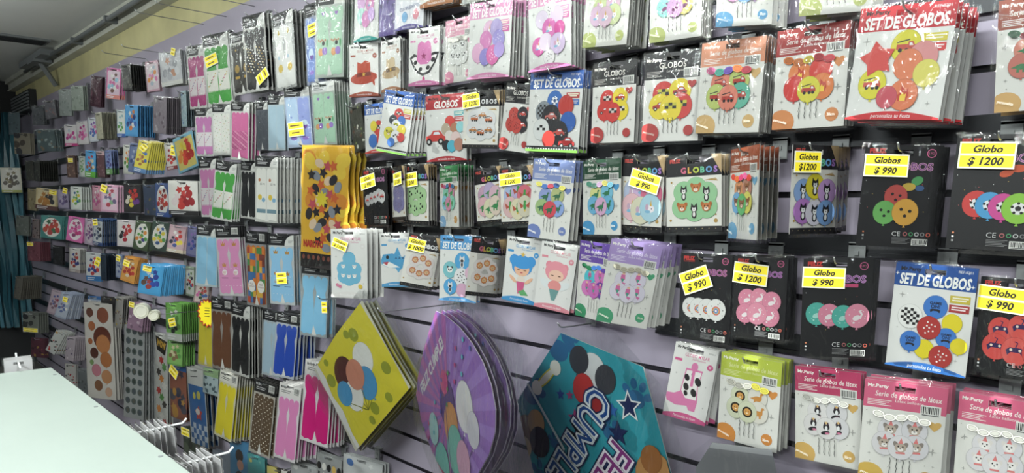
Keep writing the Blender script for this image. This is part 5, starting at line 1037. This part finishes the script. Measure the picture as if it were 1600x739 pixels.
S(N('#9c7a92', ('#b898ac', '#7a5a74', '#c8b0c0'), aspect=.6), 203, 470, 228, 478, 199, 512, 4, 10, 'mauve packet behind the two round white lids', sticker=st(.15, .1, .36, .2, 0, '', ''))
S(FB('#6fae4a', '#7ab85a', [K_, W_, '#5a8a3a'], oval=False, band='#c8ccc4', bandh=.2, aspect=.6), 258, 472, 284, 477, 261, 530, 9, 26, 'grass green packets beside the yellow treat bags', sticker=st(.45, .5, .45, .24, .3, '', ''))
S(FB('#6aa84a', '#86bc62', ['#8a6a4a', '#d8c8a0', G_], oval=False, aspect=.7), 261, 530, 287, 536, 262, 568, 6, 18, 'lower green packets with tan print')
S(N('#7c8078', (K_, '#3a3c3a'), aspect=.8, r=.12, n=8, head='#6a6e68'), 35, 487, 61, 489, 36, 519, 5, 15, 'grey packet with dark eye-shaped discs', sticker=st(.5, .85, .9, .2, 0, '', ''))
S(N('#c9cac6', (R_, K_, '#c8923a', '#8a8a8a'), aspect=.4, r=.08), 88, 515, 103, 523, 71, 546, 6, 15, 'white card packet leaning, with red and black figures')
S(N('#b8aab4', ('#8a7a8a', '#d4ccd0', '#6a5a7a'), aspect=.4), 105, 526, 119, 528, 101, 562, 6, 15, 'pale mauve card packets above the counter')
S(N('#5a2a3a', ('#8a3a4a', '#a88a3a', '#3a1c28'), aspect=.7), 48, 527, 71, 530, 49, 557, 3, 5, 'maroon packet low by the fringe')
S(N('#c8c4c0', (R_, '#b82a34', '#6a6a6a'), aspect=.5), 101, 567, 120, 571, 102, 602, 2, 3, 'white packet with red print just above the counter')
S(N('#7e8286', ('#9a9ea2', '#5a5e62'), aspect=.5), 121, 574, 137, 578, 122, 616, 4, 6, 'grey packet just above the counter edge')
def d_sheet(a):
    a.rect(0, 0, 1, 1, '#d9d3cb')
    for u, v, r, c in ((.2, .1, .12, '#6a3a28'), (.65, .12, .2, '#8a4a30'), (.25, .24, .12, '#b8683a'), (.6, .36, .3, '#6a3020'), (.62, .42, .24, '#c8804a'), (.3, .52, .14, '#5a2a20'), (.7, .58, .2, '#b8703a'), (.35, .7, .16, '#c87a8a'), (.7, .76, .18, '#c88a5a'), (.4, .86, .14, '#8a5a3a'), (.75, .92, .12, '#d8a88a'), (.18, .4, .08, '#b8683a'), (.2, .62, .07, '#7a9a5a')):
        balloon(a, u, v, r, c)
S((d_sheet, 'sticker_sheet', 'sticker sheet', .32, '#d9d3cb'), 129, 470, 176, 478, 139, 620, 4, 12, 'tall sheet of brown and orange balloon stickers', hk=True)
def d_eyes(a):
    a.rect(0, 0, 1, 1, '#a4a6a6')
    for i in range(3):
        for j in range(9): a.el(.2+.3*i, .06+.107*j, .12, .13, '#54605f'); a.el(.2+.3*i, .06+.107*j, .07, .08, ('#39463f', '#4a525c', '#5a5a50')[(i+j) % 3])
S((d_eyes, 'sticker_sheet', 'sticker sheet', .26, '#a4a6a6'), 194, 505, 227, 513, 194, 650, 5, 15, 'tall grey sheet of round dark stickers')
def d_wow(a):
    a.rect(0, 0, 1, 1, '#cfcfca'); a.poly([(.05, .03), (.95, .06), (.8, .2), (.15, .16)], '#2a2620'); a.text('WOW', .5, .1, .06, '#d8a83a', w=.7, bold=.06, rot=-.2)
    for k in range(12): a.star(.5+.25*math.sin(k*2.1), .25+.06*k, .22, (R_, G_, '#3a3430', O_, W_)[k % 5], 6, .6, k)
S((d_wow, 'sticker_sheet', 'sticker sheet', .2, '#cfcfca'), 242, 518, 262, 525, 244, 678, 3, 5, 'narrow white sheet of comic burst stickers')
S(N('#9a5a44', ('#c8923a', '#4a4a5a', '#7a3440', '#3a3f5a'), head='#2f6ab4', aspect=.5, hv=.13, r=.14), 265, 563, 291, 571, 267, 650, 4, 8, 'party bag with blue header and brown print', sticker=st(.3, .17, .5, .18, -.5, '', ''))
def d_sea(a):
    a.rect(0, 0, 1, 1, '#d8d8d4'); a.rect(.04, .22, .96, 1, '#2468b0'); a.line(.2, .12, .6, .1, .02, '#444444')
    for i in range(6):
        for j in range(4):
            if (i+j) % 2: a.rect(.04+.153*i, .72+.07*j, .04+.153*(i+1), .79+.07*j, '#c8d4e4')
    a.el(.35, .36, .08, .1, '#d8c84a'); a.el(.6, .34, .11, .12, '#d8c84a'); a.star(.55, .58, .22, R_, 5, .6); a.el(.5, .56, .12, .09, '#e8e0d8')
S((d_sea, 'party_goods_packet', 'party packet', .45, '#d8d8d4'), 291, 572, 319, 580, 300, 690, 5, 16, 'white-headed blue party bag with checkered foot')
S(N('#a9bcc0', ('#4a6068',), head='#8fae7c', hv=.3, aspect=.8), 317, 573, 342, 581, 318, 612, 2, 3, 'pale grey packet with green top beside yellow bags')
S(N('#4a5a48', ('#8a9a84', '#2f3a2c', '#6a7a60'), aspect=.45, r=.12, n=20), 286, 666, 313, 677, 290, 770, 4, 8, 'camouflage green packet by the counter corner', sticker=st(.2, .06, .5, .12, 0, '', ''))
S(N('#9aa4b8', ('#b8c0d0', '#8a94a8'), aspect=.5), 333, 702, 360, 714, 334, 800, 3, 6, 'pale lavender packet low beside the camouflage one')
def d_sky(a):
    a.rect(0, 0, 1, 1, '#4a92c4'); a.rect(0, .55, 1, 1, '#6fb4d4')
    for u, v, r, c in ((.5, .2, .2, '#3a2a24'), (.55, .32, .17, '#d89a84'), (.5, .5, .24, '#2a2a34'), (.6, .66, .16, '#c84a3a')): balloon(a, u, v, r, c)
S((d_sky, 'party_goods_packet', 'party packet', .45, '#4a92c4'), 361, 684, 388, 692, 360, 800, 2, 3, 'sky-blue party bag with dark balloons')
S(N('#4fa3a4', ('#7ac0b0', '#3a8a6a', '#d8c86a'), aspect=.5), 388, 708, 414, 717, 388, 800, 2, 3, 'teal packet below the polka dot bags')
S(N('#2a2428', ('#e0dcd4', '#d8c8d0', '#d8c86a'), aspect=.6, r=.2, n=8), 418, 727, 455, 737, 418, 810, 2, 3, 'dark packet with white flower discs')
S(N('#b4b6b6', ('#d8d8d6', '#8f9294'), aspect=.6), 455, 718, 498, 732, 452, 800, 3, 6, 'clear silvery bag below the pink treat bags', amp=.006)
def d_fork(a):
    a.rect(0, 0, 1, 1, '#9a9c9c')
    for k, c in enumerate(('#1c1c1e', '#e2e0d8', '#1c1c1e', '#e0b85a', '#2a2a2c')):
        u = .1+.2*k; a.rect(u-.035, .3, u+.035, 1, c); a.el(u, .2, .085, .12, c)
S((d_fork, 'cutlery_packet', 'cutlery packet', .6, '#9a9c9c'), 497, 706, 534, 719, 492, 800, 3, 6, 'black, white and gold cutlery packet low at the wall')
S(N('#c6c8c8', ('#dcdedc', '#a8acae', '#4a72b0'), aspect=.8), 538, 708, 598, 726, 534, 810, 3, 10, 'crumpled clear bag of white plates beside cutlery', amp=.009)
# round lids hanging among the far goods
def lid(px, py, rp, label):
    p = on_wall(px, py, .26); c = RCW.T @ (p-CAM); r = rp*c[2]/FPX; t = bpy.data.objects.new('round_lid', None); C.collection.objects.link(t); t.location = p; t.rotation_euler = (0, 0, .95); tag(t, label, 'lid', 'round white lids hanging on hooks')
    V, F = [], []; seg = 28; prof = [(0, -.004), (.62, -.004), (.66, -.007), (.78, -.007), (.82, -.003), (.93, -.003), (1, -.008), (1.04, -.004), (1.04, .03), (0, .03)]
    for a, y in prof:
        for k in range(seg): V.append((a*r*math.cos(6.2832*k/seg), y, a*r*math.sin(6.2832*k/seg)))
    for i in range(len(prof)-1):
        for k in range(seg): A = i*seg+k; B = i*seg+(k+1) % seg; F.append((A, A+seg, B+seg, B))
    link('lid_body', mesh('lid_body', V, F, smooth=False, mats=[mat('lid_plastic', '#d6d4c4', .4)]), None, t)
    hook(p[0], p[2]+.0, .25, 'steel hook carrying the '+label)
lid(220.7, 486, 11.5, 'larger round white lid in front of the mauve packet'); lid(240, 493, 8, 'smaller round white lid beside the larger one')
# small packet on the teal fringe
pf = on_end(16, 262, XE+.32)
def fringe_packet():
    d = FB('#d8d4c0', '#e0dcd0', ['#4a3a24', '#7a6a3a', '#3a2e20'], oval=False, band='#a8b04a', bandh=.1)[0]; t = bpy.data.objects.new('foil_balloon_packet', None); C.collection.objects.link(t)
    t.location = pf; t.rotation_euler = (0, 0, 1.25); tag(t, 'small white packet hanging in front of the teal fringe', 'balloon packet'); H = .215; W = .15; a = Art(W, H); d(a)
    link('card', card_mesh(W, H, '#d8d4c0'), None, t); link('printed_front', a.build('printed_front'), None, t); link('sleeve', sleeve_mesh(W, H, 5), None, t)
    hk = bpy.data.objects.new('display_hook', None); C.collection.objects.link(hk); hk.location = pf; tag(hk, 'long steel hook in front of the teal fringe', 'hook', 'display hooks on the goods wall')
    link('wire', mesh('wire', *tubev([(-.37, 0, -.012), (.0, 0, -.012), (.03, 0, -.012), (.035, 0, 0)], .0022, 6), smooth=True, mats=[METAL]), None, hk)
fringe_packet()
# empty hooks sticking out of the wall
for i, (px, py, L, l) in enumerate(((318, 38, .3, 'bare hook above the green treat bags'), (354, 26, .3, 'bare hook high beside the green bags'), (398, 10, .28, 'bare hook highest on the wall'), (228, 92, .22, 'bare hook above the pale pink packet'), (262, 84, .22, 'bare hook above the silvery numbers'), (724, 476, .0, ''))):
    if L: p = on_wall(px, py, 0); hook(p[0], p[2], L, l, plate=False)
# packs hung from the counter's edge
nr = np.array([e1[1], -e1[0], 0.0]); nr = nr if nr[1] > 0 else -nr
def counter_stack(s, n, label, cols, zt=ZT-.05, W=.12, H=.16, side=None, ax=None, d0=.03, step=.016):
    base, dr = (K0+e1*s, nr) if ax is None else (K0+e2*s, ax)
    yaw = math.atan2(dr[1], dr[0])+math.pi/2
    for i in range(n):
        t = bpy.data.objects.new('party_goods_packet', None); C.collection.objects.link(t); p = base+dr*(d0+step*i); t.location = (p[0], p[1], zt); t.rotation_euler = (-.06*i/max(1, n-1), random.uniform(-.05, .05), yaw+random.uniform(-.06, .06))
        tag(t, label, 'party packet', label); c = cols[i % len(cols)]; d = N(c, ('#b8b8b8', '#8a8a98', '#d8d8d4'), n=8, head='#e0e0dc')[0]; a = Art(W, H); d(a)
        link('card', card_mesh(W, H, '#b4b2b4'), None, t); link('printed_front', a.build('printed_front'), None, t); link('sleeve', sleeve_mesh(W, H, 50+i), None, t)
    hk = bpy.data.objects.new('counter_hook', None); C.collection.objects.link(hk); hk.location = base+dr*.0; hk.location.z = zt-.0125; hk.rotation_euler = (0, 0, yaw); tag(hk, 'white prong carrying the '+label, 'hook', 'white prongs on the counter edge'); L = d0+step*n+.03
    link('prong', mesh('prong', *tubev([(0, .03, 0), (0, -L, .004), (0, -L-.012, .016)], .0032, 8), smooth=True, mats=[mat('white_prong', '#e4e6e6', .35)]), None, hk)
def s_at(px, py): p = on_level(px, py, ZT); return float((p-K0) @ e1)
counter_stack(s_at(176, 650), 7, 'white cards hung along the counter, farther bundle', ['#d8d4d8', '#b8a8c0', '#d0d0d0'])
counter_stack(s_at(236, 698), 7, 'white cards hung along the counter, nearer bundle', ['#d8d8d8', '#c8c0cc', '#a8a8b0'])
n2 = np.array([e2[1], -e2[0], 0.0]); n2 = n2 if (n2 @ e1) < 0 else -n2
counter_stack(.09, 5, 'pale packets behind the far counter edge, second bundle', ['#8f8c80', '#a4a49e'], ax=n2, zt=ZT+.03, d0=.05, W=.08, H=.13)
counter_stack(.22, 6, 'pale packets behind the far counter edge, first bundle', ['#9c998c', '#8f8f8c'], ax=n2, zt=ZT+.05, d0=.05, W=.08, H=.13)
